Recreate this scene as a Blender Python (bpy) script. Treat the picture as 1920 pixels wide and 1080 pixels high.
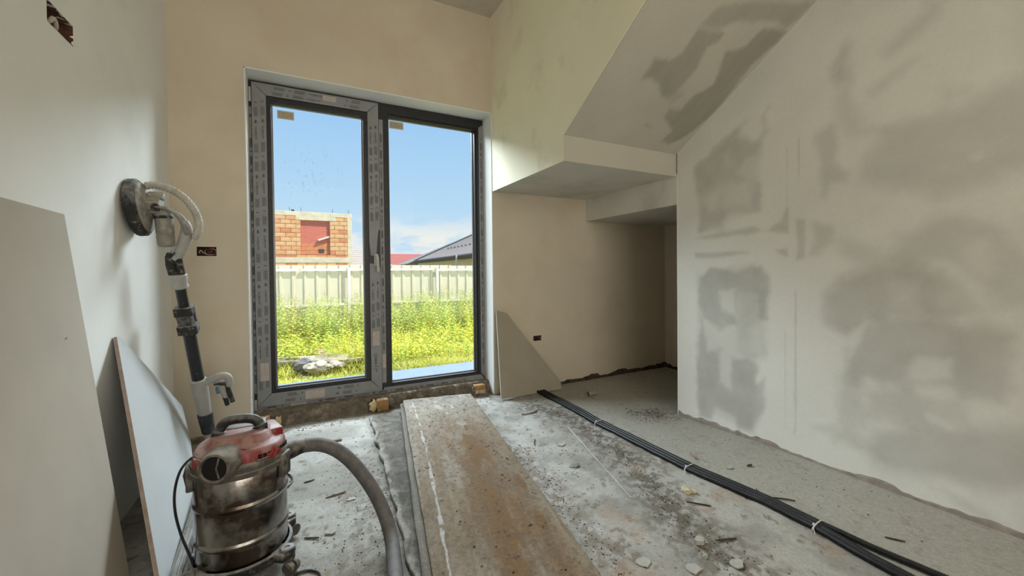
import bpy, bmesh, math, random
import numpy as np
from mathutils import Vector, Matrix

SC = bpy.context.scene
for o in list(bpy.data.objects):
    bpy.data.objects.remove(o, do_unlink=True)

# ------------------------------------------------------------------ camera
cam_data = bpy.data.cameras.new('camera')
cam = bpy.data.objects.new('camera', cam_data)
SC.collection.objects.link(cam)
cam_data.sensor_width = 36.0
cam_data.lens = 760.86 / 1920 * 36.0
cam_data.shift_y = -(540 - 520.68) / 1920
cam_data.clip_start = 0.02
cam_data.clip_end = 400
CR = Vector((0.88715356, -0.46134791, -0.0108014))
CU = Vector((0.01635864, 0.00804821, 0.9998338))
CF = Vector((0.4611843, 0.88718281, -0.01468702))
cam.matrix_world = Matrix(((CR.x, CU.x, -CF.x, 0.0), (CR.y, CU.y, -CF.y, 0.0), (CR.z, CU.z, -CF.z, 1.05), (0, 0, 0, 1)))
SC.camera = cam

# ------------------------------------------------------------------ sky
world = bpy.data.worlds.new('sky')
SC.world = world
world.use_nodes = True
wn, wl = world.node_tree.nodes, world.node_tree.links
wn.clear()
w_out = wn.new('ShaderNodeOutputWorld')
w_bg = wn.new('ShaderNodeBackground')
w_bg.inputs['Strength'].default_value = 1.0
w_tc = wn.new('ShaderNodeTexCoord')
w_sep = wn.new('ShaderNodeSeparateXYZ')
w_ramp = wn.new('ShaderNodeValToRGB')
cr = w_ramp.color_ramp
cr.elements[0].position = 0.0
cr.elements[0].color = (0.62, 0.78, 0.93, 1)
cr.elements[1].position = 0.62
cr.elements[1].color = (0.24, 0.46, 0.86, 1)
e = cr.elements.new(0.16); e.color = (0.50, 0.73, 0.95, 1)
e = cr.elements.new(0.36); e.color = (0.36, 0.61, 0.93, 1)
w_map = wn.new('ShaderNodeMapping')
w_map.inputs['Scale'].default_value = (5.0, 5.0, 13.0)
w_noise = wn.new('ShaderNodeTexNoise')
w_noise.inputs['Scale'].default_value = 1.9
w_noise.inputs['Detail'].default_value = 6
w_noise.inputs['Roughness'].default_value = 0.6
w_cl = wn.new('ShaderNodeMapRange')          # cloud cover from the noise
w_cl.inputs['From Min'].default_value = 0.38
w_cl.inputs['From Max'].default_value = 0.56
w_band = wn.new('ShaderNodeValToRGB')        # clouds sit in a low belt
cb = w_band.color_ramp
cb.elements[0].position = 0.0; cb.elements[0].color = (1, 1, 1, 1)
cb.elements[1].position = 0.145; cb.elements[1].color = (0, 0, 0, 1)
e = cb.elements.new(0.085); e.color = (0.85, 0.85, 0.85, 1)
w_mul = wn.new('ShaderNodeMath'); w_mul.operation = 'MULTIPLY'
w_mix = wn.new('ShaderNodeMixRGB')
w_mix.inputs['Color2'].default_value = (0.97, 0.93, 0.86, 1)
wl.new(w_tc.outputs['Generated'], w_sep.inputs[0])
wl.new(w_sep.outputs['Z'], w_ramp.inputs['Fac'])
wl.new(w_tc.outputs['Generated'], w_map.inputs['Vector'])
wl.new(w_map.outputs[0], w_noise.inputs['Vector'])
wl.new(w_noise.outputs['Fac'], w_cl.inputs['Value'])
wl.new(w_sep.outputs['Z'], w_band.inputs['Fac'])
wl.new(w_cl.outputs[0], w_mul.inputs[0])
wl.new(w_band.outputs['Color'], w_mul.inputs[1])
wl.new(w_mul.outputs[0], w_mix.inputs['Fac'])
wl.new(w_ramp.outputs['Color'], w_mix.inputs['Color1'])
wl.new(w_mix.outputs[0], w_bg.inputs['Color'])
wl.new(w_bg.outputs[0], w_out.inputs['Surface'])

# ------------------------------------------------------------------ sun and fill lamps
def lamp(name, kind, loc, direction, energy, color, **kw):
    d = bpy.data.lights.new(name, kind)
    d.energy = energy
    d.color = color
    for k, v in kw.items():
        setattr(d, k, v)
    o = bpy.data.objects.new(name, d)
    o.location = loc
    o.rotation_euler = Vector(direction).to_track_quat('-Z', 'Y').to_euler()
    SC.collection.objects.link(o)
    return o

lamp('sun', 'SUN', (4, -6, 9), (-0.62, 0.46, -1.0), 5.4, (1.0, 0.92, 0.78), angle=math.radians(0.6))
# added fill lamps, out of view: cool over the garden, warm behind the viewer
lamp('door_fill_lamp', 'AREA', (1.8, 6.9, 4.5), (0.0, -1.0, -0.62), 3100, (0.80, 0.905, 1.0), shape='RECTANGLE', size=16.0, size_y=1.5)
lamp('rear_fill_lamp', 'AREA', (0.88, -2.75, 1.55), (0, 1, 0.03), 78, (1.0, 0.915, 0.77), shape='RECTANGLE', size=3.0, size_y=2.7)

SC.view_settings.view_transform = 'Standard'
SC.view_settings.look = 'None'
SC.view_settings.exposure = 0.0
SC.view_settings.gamma = 1.0
SC.view_settings.use_curve_mapping = False
SC.cycles.use_denoising = True
SC.cycles.max_bounces = 10
SC.cycles.diffuse_bounces = 5
SC.cycles.transparent_max_bounces = 16
SC.cycles.sample_clamp_indirect = 6.0

# ------------------------------------------------------------------ helpers
random.seed(7)
RNG = np.random.default_rng(11)
X1, X2, XL, YD = 1.463, 2.459, -0.705, 3.166      # stair face, right wall, left wall, garden wall
HEAD, ZS, ZS2, ZF, CEIL = 2.407, 1.737, 1.900, 1.531, 3.21
YS, YW, XDOOR = 2.096, 2.087, -0.309

def vnoise(x, y, seed=0):
    """smooth value noise, about 0..1"""
    r = np.random.default_rng(seed).random((257, 257))
    xi = np.floor(x).astype(int); yi = np.floor(y).astype(int)
    fx = x - xi; fy = y - yi
    fx = fx * fx * (3 - 2 * fx); fy = fy * fy * (3 - 2 * fy)
    a = r[xi % 256, yi % 256]; b = r[(xi + 1) % 256, yi % 256]
    c = r[xi % 256, (yi + 1) % 256]; d = r[(xi + 1) % 256, (yi + 1) % 256]
    return (a * (1 - fx) + b * fx) * (1 - fy) + (c * (1 - fx) + d * fx) * fy

def fbm(x, y, seed=0, octaves=4, rough=0.5):
    s = 0; amp = 1; tot = 0; f = 1
    for k in range(octaves):
        s = s + amp * vnoise(x * f + 17.3 * k, y * f + 9.1 * k, seed + k)
        tot += amp; amp *= rough; f *= 2.03
    return s / tot

def sstep(a, b, x):
    t = np.clip((x - a) / (b - a), 0, 1)
    return t * t * (3 - 2 * t)

def seg_dist(px, py, pts):
    """distance of points to a polyline"""
    best = np.full(np.shape(px), 1e9)
    for (x0, y0), (x1, y1) in zip(pts[:-1], pts[1:]):
        dx, dy = x1 - x0, y1 - y0
        t = np.clip(((px - x0) * dx + (py - y0) * dy) / (dx * dx + dy * dy + 1e-12), 0, 1)
        best = np.minimum(best, np.hypot(px - x0 - t * dx, py - y0 - t * dy))
    return best

def poly_sd(px, py, poly):
    """signed distance to a polygon, negative inside"""
    d = seg_dist(px, py, list(poly) + [poly[0]])
    inside = np.zeros(np.shape(px), bool)
    n = len(poly)
    for i in range(n):
        x0, y0 = poly[i]; x1, y1 = poly[(i + 1) % n]
        c = ((y0 > py) != (y1 > py)) & (px < (x1 - x0) * (py - y0) / (y1 - y0 + 1e-12) + x0)
        inside ^= c
    return np.where(inside, -d, d)

MATS = {}
def mat(name, color, rough=0.8, metal=0.0, var=0.15, scale=8.0, bump=0.0, bscale=60.0, color2=None, vcol=False,
        dust=None, dust_amt=0.0, spec=0.3, stain=None, stain_scale=3.0, stain_cut=(0.55, 0.75), stain_amt=0.6):
    """procedural material: two-colour noise, optional vertex colours, settled dust, stains, fine relief"""
    m = bpy.data.materials.new(name)
    m.use_nodes = True
    n, l = m.node_tree.nodes, m.node_tree.links
    b = n['Principled BSDF']
    b.inputs['Roughness'].default_value = rough
    b.inputs['Metallic'].default_value = metal
    b.inputs['Specular IOR Level'].default_value = spec
    tc = n.new('ShaderNodeTexCoord')
    nz = n.new('ShaderNodeTexNoise')
    nz.inputs['Scale'].default_value = scale
    nz.inputs['Detail'].default_value = 5
    l.new(tc.outputs['Object'], nz.inputs['Vector'])
    mx = n.new('ShaderNodeMixRGB')
    if vcol:
        at = n.new('ShaderNodeVertexColor'); at.layer_name = 'Col'
        br = n.new('ShaderNodeMapRange')
        br.inputs['From Min'].default_value = 0.28; br.inputs['From Max'].default_value = 0.72
        nz.inputs['Roughness'].default_value = 0.7
        br.inputs['To Min'].default_value = 1 - var
        br.inputs['To Max'].default_value = 1 + var
        nf = n.new('ShaderNodeTexNoise')
        nf.inputs['Scale'].default_value = scale * 4.5
        nf.inputs['Detail'].default_value = 3
        l.new(tc.outputs['Object'], nf.inputs['Vector'])
        av = n.new('ShaderNodeMath'); av.operation = 'MULTIPLY_ADD'
        l.new(nf.outputs['Fac'], av.inputs[0]); av.inputs[1].default_value = 0.8
        hf = n.new('ShaderNodeMath'); hf.operation = 'MULTIPLY_ADD'
        l.new(nz.outputs['Fac'], hf.inputs[0]); hf.inputs[1].default_value = 0.7; hf.inputs[2].default_value = -0.25
        l.new(hf.outputs[0], av.inputs[2])
        l.new(av.outputs[0], br.inputs['Value'])
        mx.blend_type = 'MULTIPLY'; mx.inputs['Fac'].default_value = 1
        l.new(at.outputs['Color'], mx.inputs['Color1'])
        l.new(br.outputs[0], mx.inputs['Color2'])
    else:
        c = color
        c2 = color2 or tuple(max(0, v * (1 - 2 * var)) for v in c[:3])
        rp = n.new('ShaderNodeMapRange')
        rp.inputs['From Min'].default_value = 0.3
        rp.inputs['From Max'].default_value = 0.7
        l.new(nz.outputs['Fac'], rp.inputs['Value'])
        l.new(rp.outputs[0], mx.inputs['Fac'])
        mx.inputs['Color1'].default_value = (*c[:3], 1)
        mx.inputs['Color2'].default_value = (*c2[:3], 1)
    last = mx.outputs[0]
    if stain:
        n2 = n.new('ShaderNodeTexNoise')
        n2.inputs['Scale'].default_value = stain_scale
        n2.inputs['Detail'].default_value = 6
        n2.inputs['Roughness'].default_value = 0.6
        l.new(tc.outputs['Object'], n2.inputs['Vector'])
        r2 = n.new('ShaderNodeMapRange')
        r2.inputs['From Min'].default_value = stain_cut[0]
        r2.inputs['From Max'].default_value = stain_cut[1]
        r2.inputs['To Max'].default_value = stain_amt
        l.new(n2.outputs['Fac'], r2.inputs['Value'])
        m2 = n.new('ShaderNodeMixRGB')
        l.new(r2.outputs[0], m2.inputs['Fac'])
        l.new(last, m2.inputs['Color1'])
        m2.inputs['Color2'].default_value = (*stain, 1)
        last = m2.outputs[0]
    if dust:
        ge = n.new('ShaderNodeNewGeometry')
        sp = n.new('ShaderNodeSeparateXYZ')
        l.new(ge.outputs['Normal'], sp.inputs[0])
        n3 = n.new('ShaderNodeTexNoise')
        n3.inputs['Scale'].default_value = 35
        n3.inputs['Detail'].default_value = 6
        l.new(tc.outputs['Object'], n3.inputs['Vector'])
        ad = n.new('ShaderNodeMath'); ad.operation = 'MULTIPLY_ADD'
        l.new(sp.outputs['Z'], ad.inputs[0]); ad.inputs[1].default_value = 0.42
        l.new(n3.outputs['Fac'], ad.inputs[2])
        r3 = n.new('ShaderNodeMapRange')
        r3.inputs['From Min'].default_value = 0.48
        r3.inputs['From Max'].default_value = 0.95
        r3.inputs['To Max'].default_value = dust_amt
        l.new(ad.outputs[0], r3.inputs['Value'])
        m3 = n.new('ShaderNodeMixRGB')
        l.new(r3.outputs[0], m3.inputs['Fac'])
        l.new(last, m3.inputs['Color1'])
        m3.inputs['Color2'].default_value = (*dust, 1)
        last = m3.outputs[0]
        if metal > 0:
            mm = n.new('ShaderNodeMath'); mm.operation = 'SUBTRACT'
            mm.inputs[0].default_value = metal
            l.new(r3.outputs[0], mm.inputs[1]); l.new(mm.outputs[0], b.inputs['Metallic'])
    l.new(last, b.inputs['Base Color'])
    if bump > 0:
        n4 = n.new('ShaderNodeTexNoise')
        n4.inputs['Scale'].default_value = bscale
        n4.inputs['Detail'].default_value = 4
        l.new(tc.outputs['Object'], n4.inputs['Vector'])
        bp = n.new('ShaderNodeBump')
        bp.inputs['Strength'].default_value = bump
        bp.inputs['Distance'].default_value = 0.004
        l.new(n4.outputs['Fac'], bp.inputs['Height'])
        l.new(bp.outputs[0], b.inputs['Normal'])
    MATS[name] = m
    return m

def link(name, me, m=None, parent=None, kind=None, label=None, cat=None, group=None):
    o = bpy.data.objects.new(name, me)
    SC.collection.objects.link(o)
    if m is not None and me is not None and not me.materials:
        me.materials.append(m)
    if parent is not None:
        o.parent = parent
        o.matrix_parent_inverse = Matrix.Translation(-root_loc(parent))
    for k, v in (('kind', kind), ('label', label), ('category', cat), ('group', group)):
        if v:
            o[k] = v
    return o

def root_loc(o):
    """world location of an unrotated chain of parents (children are modelled in world coordinates)"""
    if o.parent is None:
        return Vector(o.location)
    return Vector((0, 0, 0)) if o.type != 'EMPTY' else Vector(o.location)

def thing(name, loc, label, cat, group=None):
    o = bpy.data.objects.new(name, None)
    o.location = loc
    o.empty_display_size = 0.1
    SC.collection.objects.link(o)
    o['label'] = label; o['category'] = cat
    if group:
        o['group'] = group
    return o

def tag(o, label, cat, group=None):
    o['label'] = label; o['category'] = cat
    if group:
        o['group'] = group
    return o

def mesh_np(name, verts, faces, smooth=False, col=None):
    me = bpy.data.meshes.new(name)
    me.from_pydata([tuple(v) for v in verts], [], [tuple(f) for f in faces])
    if smooth:
        me.polygons.foreach_set('use_smooth', [True] * len(me.polygons))
    if col is not None:
        a = me.color_attributes.new('Col', 'FLOAT_COLOR', 'POINT')
        c = np.ones((len(verts), 4), np.float32); c[:, :3] = col
        a.data.foreach_set('color', c.ravel())
    me.update()
    return me

def mesh_quads(name, V, Q, smooth=False, col=None):
    """fast mesh from (n,3) vertices and (m,4) quads"""
    V = np.asarray(V, np.float32); Q = np.asarray(Q, np.int32)
    me = bpy.data.meshes.new(name)
    me.vertices.add(len(V)); me.vertices.foreach_set('co', V.ravel())
    k = Q.shape[1]
    me.loops.add(Q.size); me.loops.foreach_set('vertex_index', Q.ravel())
    me.polygons.add(len(Q))
    me.polygons.foreach_set('loop_start', np.arange(0, Q.size, k, dtype=np.int32))
    me.polygons.foreach_set('loop_total', np.full(len(Q), k, np.int32))
    if smooth:
        me.polygons.foreach_set('use_smooth', np.ones(len(Q), bool))
    me.update(calc_edges=True)
    me.validate()
    if col is not None:
        a = me.color_attributes.new('Col', 'FLOAT_COLOR', 'POINT')
        c = np.ones((len(V), 4), np.float32); c[:, :3] = col
        a.data.foreach_set('color', c.ravel())
    return me

def grid_quads(nu, nv, off=0):
    i = np.arange(nu - 1)[:, None]; j = np.arange(nv - 1)[None, :]
    a = (i * nv + j).ravel() + off
    return np.stack([a, a + nv, a + nv + 1, a + 1], 1)

class MB:
    """collects shapes into one mesh"""
    def __init__(self):
        self.v = []; self.f = []
    def add(self, vs, fs):
        o = len(self.v)
        self.v += [tuple(p) for p in vs]
        self.f += [tuple(i + o for i in f) for f in fs]
        return self
    def box(self, x0, x1, y0, y1, z0, z1, M=None, c=0.0):
        """box, with chamfered edges along all sides when c > 0"""
        if c > 0:
            bm = bmesh.new()
            vs = [bm.verts.new((x, y, z)) for x in (x0, x1) for y in (y0, y1) for z in (z0, z1)]
            for f in ((0, 1, 3, 2), (4, 6, 7, 5), (0, 4, 5, 1), (2, 3, 7, 6), (0, 2, 6, 4), (1, 5, 7, 3)):
                bm.faces.new([vs[i] for i in f])
            bmesh.ops.bevel(bm, geom=bm.edges[:], offset=c, segments=2, affect='EDGES', profile=0.5)
            bm.verts.index_update()
            V = [Vector(v.co) for v in bm.verts]; F = [[v.index for v in f.verts] for f in bm.faces]
            bm.free()
        else:
            V = [Vector((x, y, z)) for x in (x0, x1) for y in (y0, y1) for z in (z0, z1)]
            F = [(0, 1, 3, 2), (4, 6, 7, 5), (0, 4, 5, 1), (2, 3, 7, 6), (0, 2, 6, 4), (1, 5, 7, 3)]
        if M is not None:
            V = [M @ p for p in V]
        return self.add(V, F)
    def tube(self, pts, r, n=10, cap=True, flat=1.0):
        P = [Vector(p) for p in pts]
        rr = r if hasattr(r, '__len__') else [r] * len(P)
        T = []
        for i in range(len(P)):
            a = P[max(0, i - 1)]; b = P[min(len(P) - 1, i + 1)]
            T.append((b - a).normalized())
        up = Vector((0, 0, 1)) if abs(T[0].z) < 0.9 else Vector((1, 0, 0))
        u = T[0].cross(up).normalized()
        V = []
        for i, p in enumerate(P):
            u = (u - T[i] * u.dot(T[i])).normalized()
            w = T[i].cross(u)
            for k in range(n):
                a = 2 * math.pi * k / n
                V.append(p + u * (rr[i] * math.cos(a)) + w * (rr[i] * flat * math.sin(a)))
        F = []
        for i in range(len(P) - 1):
            for k in range(n):
                F.append((i * n + k, i * n + (k + 1) % n, (i + 1) * n + (k + 1) % n, (i + 1) * n + k))
        if cap:
            F.append(tuple(range(n - 1, -1, -1)))
            F.append(tuple((len(P) - 1) * n + k for k in range(n)))
        return self.add(V, F)
    def lathe(self, prof, n=32, M=None, sx=1.0, sy=1.0, power=None, caps=(True, True)):
        """profile of (r, z); power > 2 gives a rounded-square section"""
        V = []
        for r, z in prof:
            for k in range(n):
                a = 2 * math.pi * k / n
                c, s = math.cos(a), math.sin(a)
                q = 1.0
                if power:
                    q = (abs(c) ** power + abs(s) ** power) ** (-1.0 / power)
                p = Vector((r * q * c * sx, r * q * s * sy, z))
                V.append(M @ p if M is not None else p)
        F = []
        for i in range(len(prof) - 1):
            for k in range(n):
                F.append((i * n + k, i * n + (k + 1) % n, (i + 1) * n + (k + 1) % n, (i + 1) * n + k))
        if caps[0]:
            F.append(tuple(range(n - 1, -1, -1)))
        if caps[1]:
            F.append(tuple((len(prof) - 1) * n + k for k in range(n)))
        return self.add(V, F)
    def prism(self, poly, a, b):
        """polygon given as world points, pushed from offset a to offset b (vectors)"""
        n = len(poly)
        a = Vector(a); b = Vector(b)
        V = [Vector(p) + a for p in poly] + [Vector(p) + b for p in poly]
        F = [tuple(range(n - 1, -1, -1)), tuple(range(n, 2 * n))]
        for i in range(n):
            j = (i + 1) % n
            F.append((i, j, n + j, n + i))
        return self.add(V, F)
    def build(self, name, m, parent=None, smooth=False, bevel=0.0, angle=40, **kw):
        me = bpy.data.meshes.new(name)
        me.from_pydata(self.v, [], self.f)
        bm = bmesh.new(); bm.from_mesh(me)
        bmesh.ops.recalc_face_normals(bm, faces=bm.faces[:])
        bm.to_mesh(me); bm.free()
        if smooth:
            me.polygons.foreach_set('use_smooth', [True] * len(me.polygons))
            try:
                me.set_sharp_from_angle(angle=math.radians(angle))
            except Exception:
                pass
        o = link(name, me, m, parent, **kw)
        if bevel > 0:
            md = o.modifiers.new('bevel', 'BEVEL')
            md.width = bevel; md.segments = 2; md.limit_method = 'ANGLE'
        return o

def spline(pts, n=12):
    """Catmull-Rom through 3-D points"""
    P = [Vector(p) for p in pts]
    P = [P[0] * 2 - P[1]] + P + [P[-1] * 2 - P[-2]]
    out = []
    for i in range(1, len(P) - 2):
        p0, p1, p2, p3 = P[i - 1:i + 3]
        for k in range(n):
            t = k / n
            out.append(0.5 * ((2 * p1) + (p2 - p0) * t + (2 * p0 - 5 * p1 + 4 * p2 - p3) * t * t + (3 * p1 - p0 - 3 * p2 + p3) * t ** 3))
    out.append(P[-2])
    return out

def resample(pts, step):
    out = [pts[0].copy()]; acc = 0.0
    for a, b in zip(pts[:-1], pts[1:]):
        d = (b - a).length; pos = step - acc
        while pos <= d:
            out.append(a.lerp(b, pos / d)); pos += step
        acc = (acc + d) % step
    return out

def frame_matrix(o, x, y, z):
    return Matrix(((x.x, y.x, z.x, o.x), (x.y, y.y, z.y, o.y), (x.z, y.z, z.z, o.z), (0, 0, 0, 1)))

# ================================================================== structure
m_left = mat('white_primed_plaster', (0.76, 0.75, 0.71), 0.9, var=0.03, scale=2.5, bump=0.12, bscale=120, stain=(0.58, 0.54, 0.46), stain_scale=2.0, stain_cut=(0.52, 0.75), stain_amt=0.5)
m_back = mat('beige_plaster', (0.60, 0.525, 0.41), 0.92, var=0.05, scale=3.0, bump=0.15, bscale=120, stain=(0.50, 0.40, 0.28), stain_scale=2.6, stain_cut=(0.5, 0.78), stain_amt=0.6)
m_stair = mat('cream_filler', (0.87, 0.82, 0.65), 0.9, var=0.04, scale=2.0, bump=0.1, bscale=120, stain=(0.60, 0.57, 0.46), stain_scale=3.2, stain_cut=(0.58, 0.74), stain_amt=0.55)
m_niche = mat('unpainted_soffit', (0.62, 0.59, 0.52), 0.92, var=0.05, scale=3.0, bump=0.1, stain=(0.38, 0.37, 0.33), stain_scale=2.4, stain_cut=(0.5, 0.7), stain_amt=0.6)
m_board = mat('skimmed_gypsum', None, 0.9, var=0.045, scale=60.0, vcol=True, bump=0.08, bscale=90)
m_floor = mat('raw_screed', None, 0.95, var=0.22, scale=60.0, vcol=True, bump=0.75, bscale=95, spec=0.2)
m_dark = mat('recess_brick', (0.13, 0.055, 0.035), 0.95, var=0.3, scale=40)
m_mortar = mat('rough_mortar', (0.20, 0.165, 0.125), 0.97, var=0.25, scale=30, bump=1.0, bscale=60, stain=(0.40, 0.34, 0.26), stain_scale=14, stain_cut=(0.55, 0.7), stain_amt=0.7)

def holed_wall(name, axis, pos, back, u0, u1, v0, v1, holes, m):
    """wall slab whose room face lies at pos, with rectangular holes right through (u horizontal, v up)"""
    us = sorted({u0, u1, *[h[0] for h in holes], *[h[1] for h in holes]})
    vs = sorted({v0, v1, *[h[2] for h in holes], *[h[3] for h in holes]})
    P = (lambda d, u, v: (d, u, v)) if axis == 0 else (lambda d, u, v: (u, d, v))
    b = MB()
    V = []; F = []; idx = {}
    def vid(s, i, j):
        k = (s, i, j)
        if k not in idx:
            idx[k] = len(V); V.append(P(pos if s == 0 else back, us[i], vs[j]))
        return idx[k]
    def solid(i, j):
        if not (0 <= i < len(us) - 1 and 0 <= j < len(vs) - 1):
            return False
        cu = (us[i] + us[i + 1]) / 2; cv = (vs[j] + vs[j + 1]) / 2
        return not any(h[0] < cu < h[1] and h[2] < cv < h[3] for h in holes)
    for i in range(len(us) - 1):
        for j in range(len(vs) - 1):
            if not solid(i, j):
                continue
            for s in (0, 1):
                F.append((vid(s, i, j), vid(s, i + 1, j), vid(s, i + 1, j + 1), vid(s, i, j + 1)))
            for di, dj, e0, e1 in ((-1, 0, (i, j), (i, j + 1)), (1, 0, (i + 1, j), (i + 1, j + 1)), (0, -1, (i, j), (i + 1, j)), (0, 1, (i, j + 1), (i + 1, j + 1))):
                if not solid(i + di, j + dj):
                    F.append((vid(0, *e0), vid(0, *e1), vid(1, *e1), vid(1, *e0)))
    b.add(V, F)
    return b.build(name, m, kind='structure')

LEFT_BOX = (1.838, 2.008, 1.866, 1.938)
BACK_BOX = (-0.577, -0.476, 1.170, 1.228)
NICHE_BOX = (1.857, 1.942, 0.420, 0.466)
holed_wall('wall_left', 0, XL, XL - 0.25, -2.9, 3.55, -0.08, CEIL + 0.1, [LEFT_BOX], m_left)
holed_wall('wall_back', 1, YD, 3.55, XL - 0.25, 3.9, -0.30, CEIL + 0.1, [(XDOOR, X1, -0.02, HEAD), BACK_BOX, NICHE_BOX], m_back)

# white lining strip of the door opening: thin plaster coat on the reveals
m_reveal = mat('white_reveal_plaster', (0.72, 0.72, 0.70), 0.88, var=0.03, scale=4, bump=0.08)
b = MB()
b.box(XDOOR - 0.001, XDOOR + 0.006, YD - 0.003, 3.345, 0.0, HEAD)
b.box(X1 - 0.006, X1 + 0.001, YD - 0.003, 3.345, 0.0, HEAD)
b.box(XDOOR - 0.001, X1 + 0.001, YD - 0.003, 3.345, HEAD - 0.006, HEAD + 0.001)
b.build('trim_1', m_reveal, kind='structure')

# ceilings
b = MB(); b.box(XL - 0.25, 3.9, -2.9, 3.55, CEIL, CEIL + 0.12)
b.build('ceiling', mat('ceiling_plaster', (0.58, 0.53, 0.45), 0.92, var=0.05, scale=3, bump=0.1, stain=(0.40, 0.36, 0.30), stain_scale=5, stain_cut=(0.55, 0.7), stain_amt=0.6), kind='structure')

# stair body above the niche: one solid, its sloped underside carries the filler coat
SL = 0.63
ytop = YS - (CEIL - ZS2) / SL
stair_poly = [(YD, ZS), (YS, ZS), (YS, ZS2 + 0.002), (ytop, CEIL), (YD, CEIL)]
b = MB()
b.prism([(X1, y, z) for y, z in stair_poly], (0, 0, 0), (X2 - X1 + 0.1, 0, 0))
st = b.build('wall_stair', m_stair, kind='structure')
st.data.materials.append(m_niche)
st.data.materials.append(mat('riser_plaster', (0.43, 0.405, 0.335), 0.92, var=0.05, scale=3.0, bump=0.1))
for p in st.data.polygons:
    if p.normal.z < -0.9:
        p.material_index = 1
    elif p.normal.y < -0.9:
        p.material_index = 2

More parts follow.
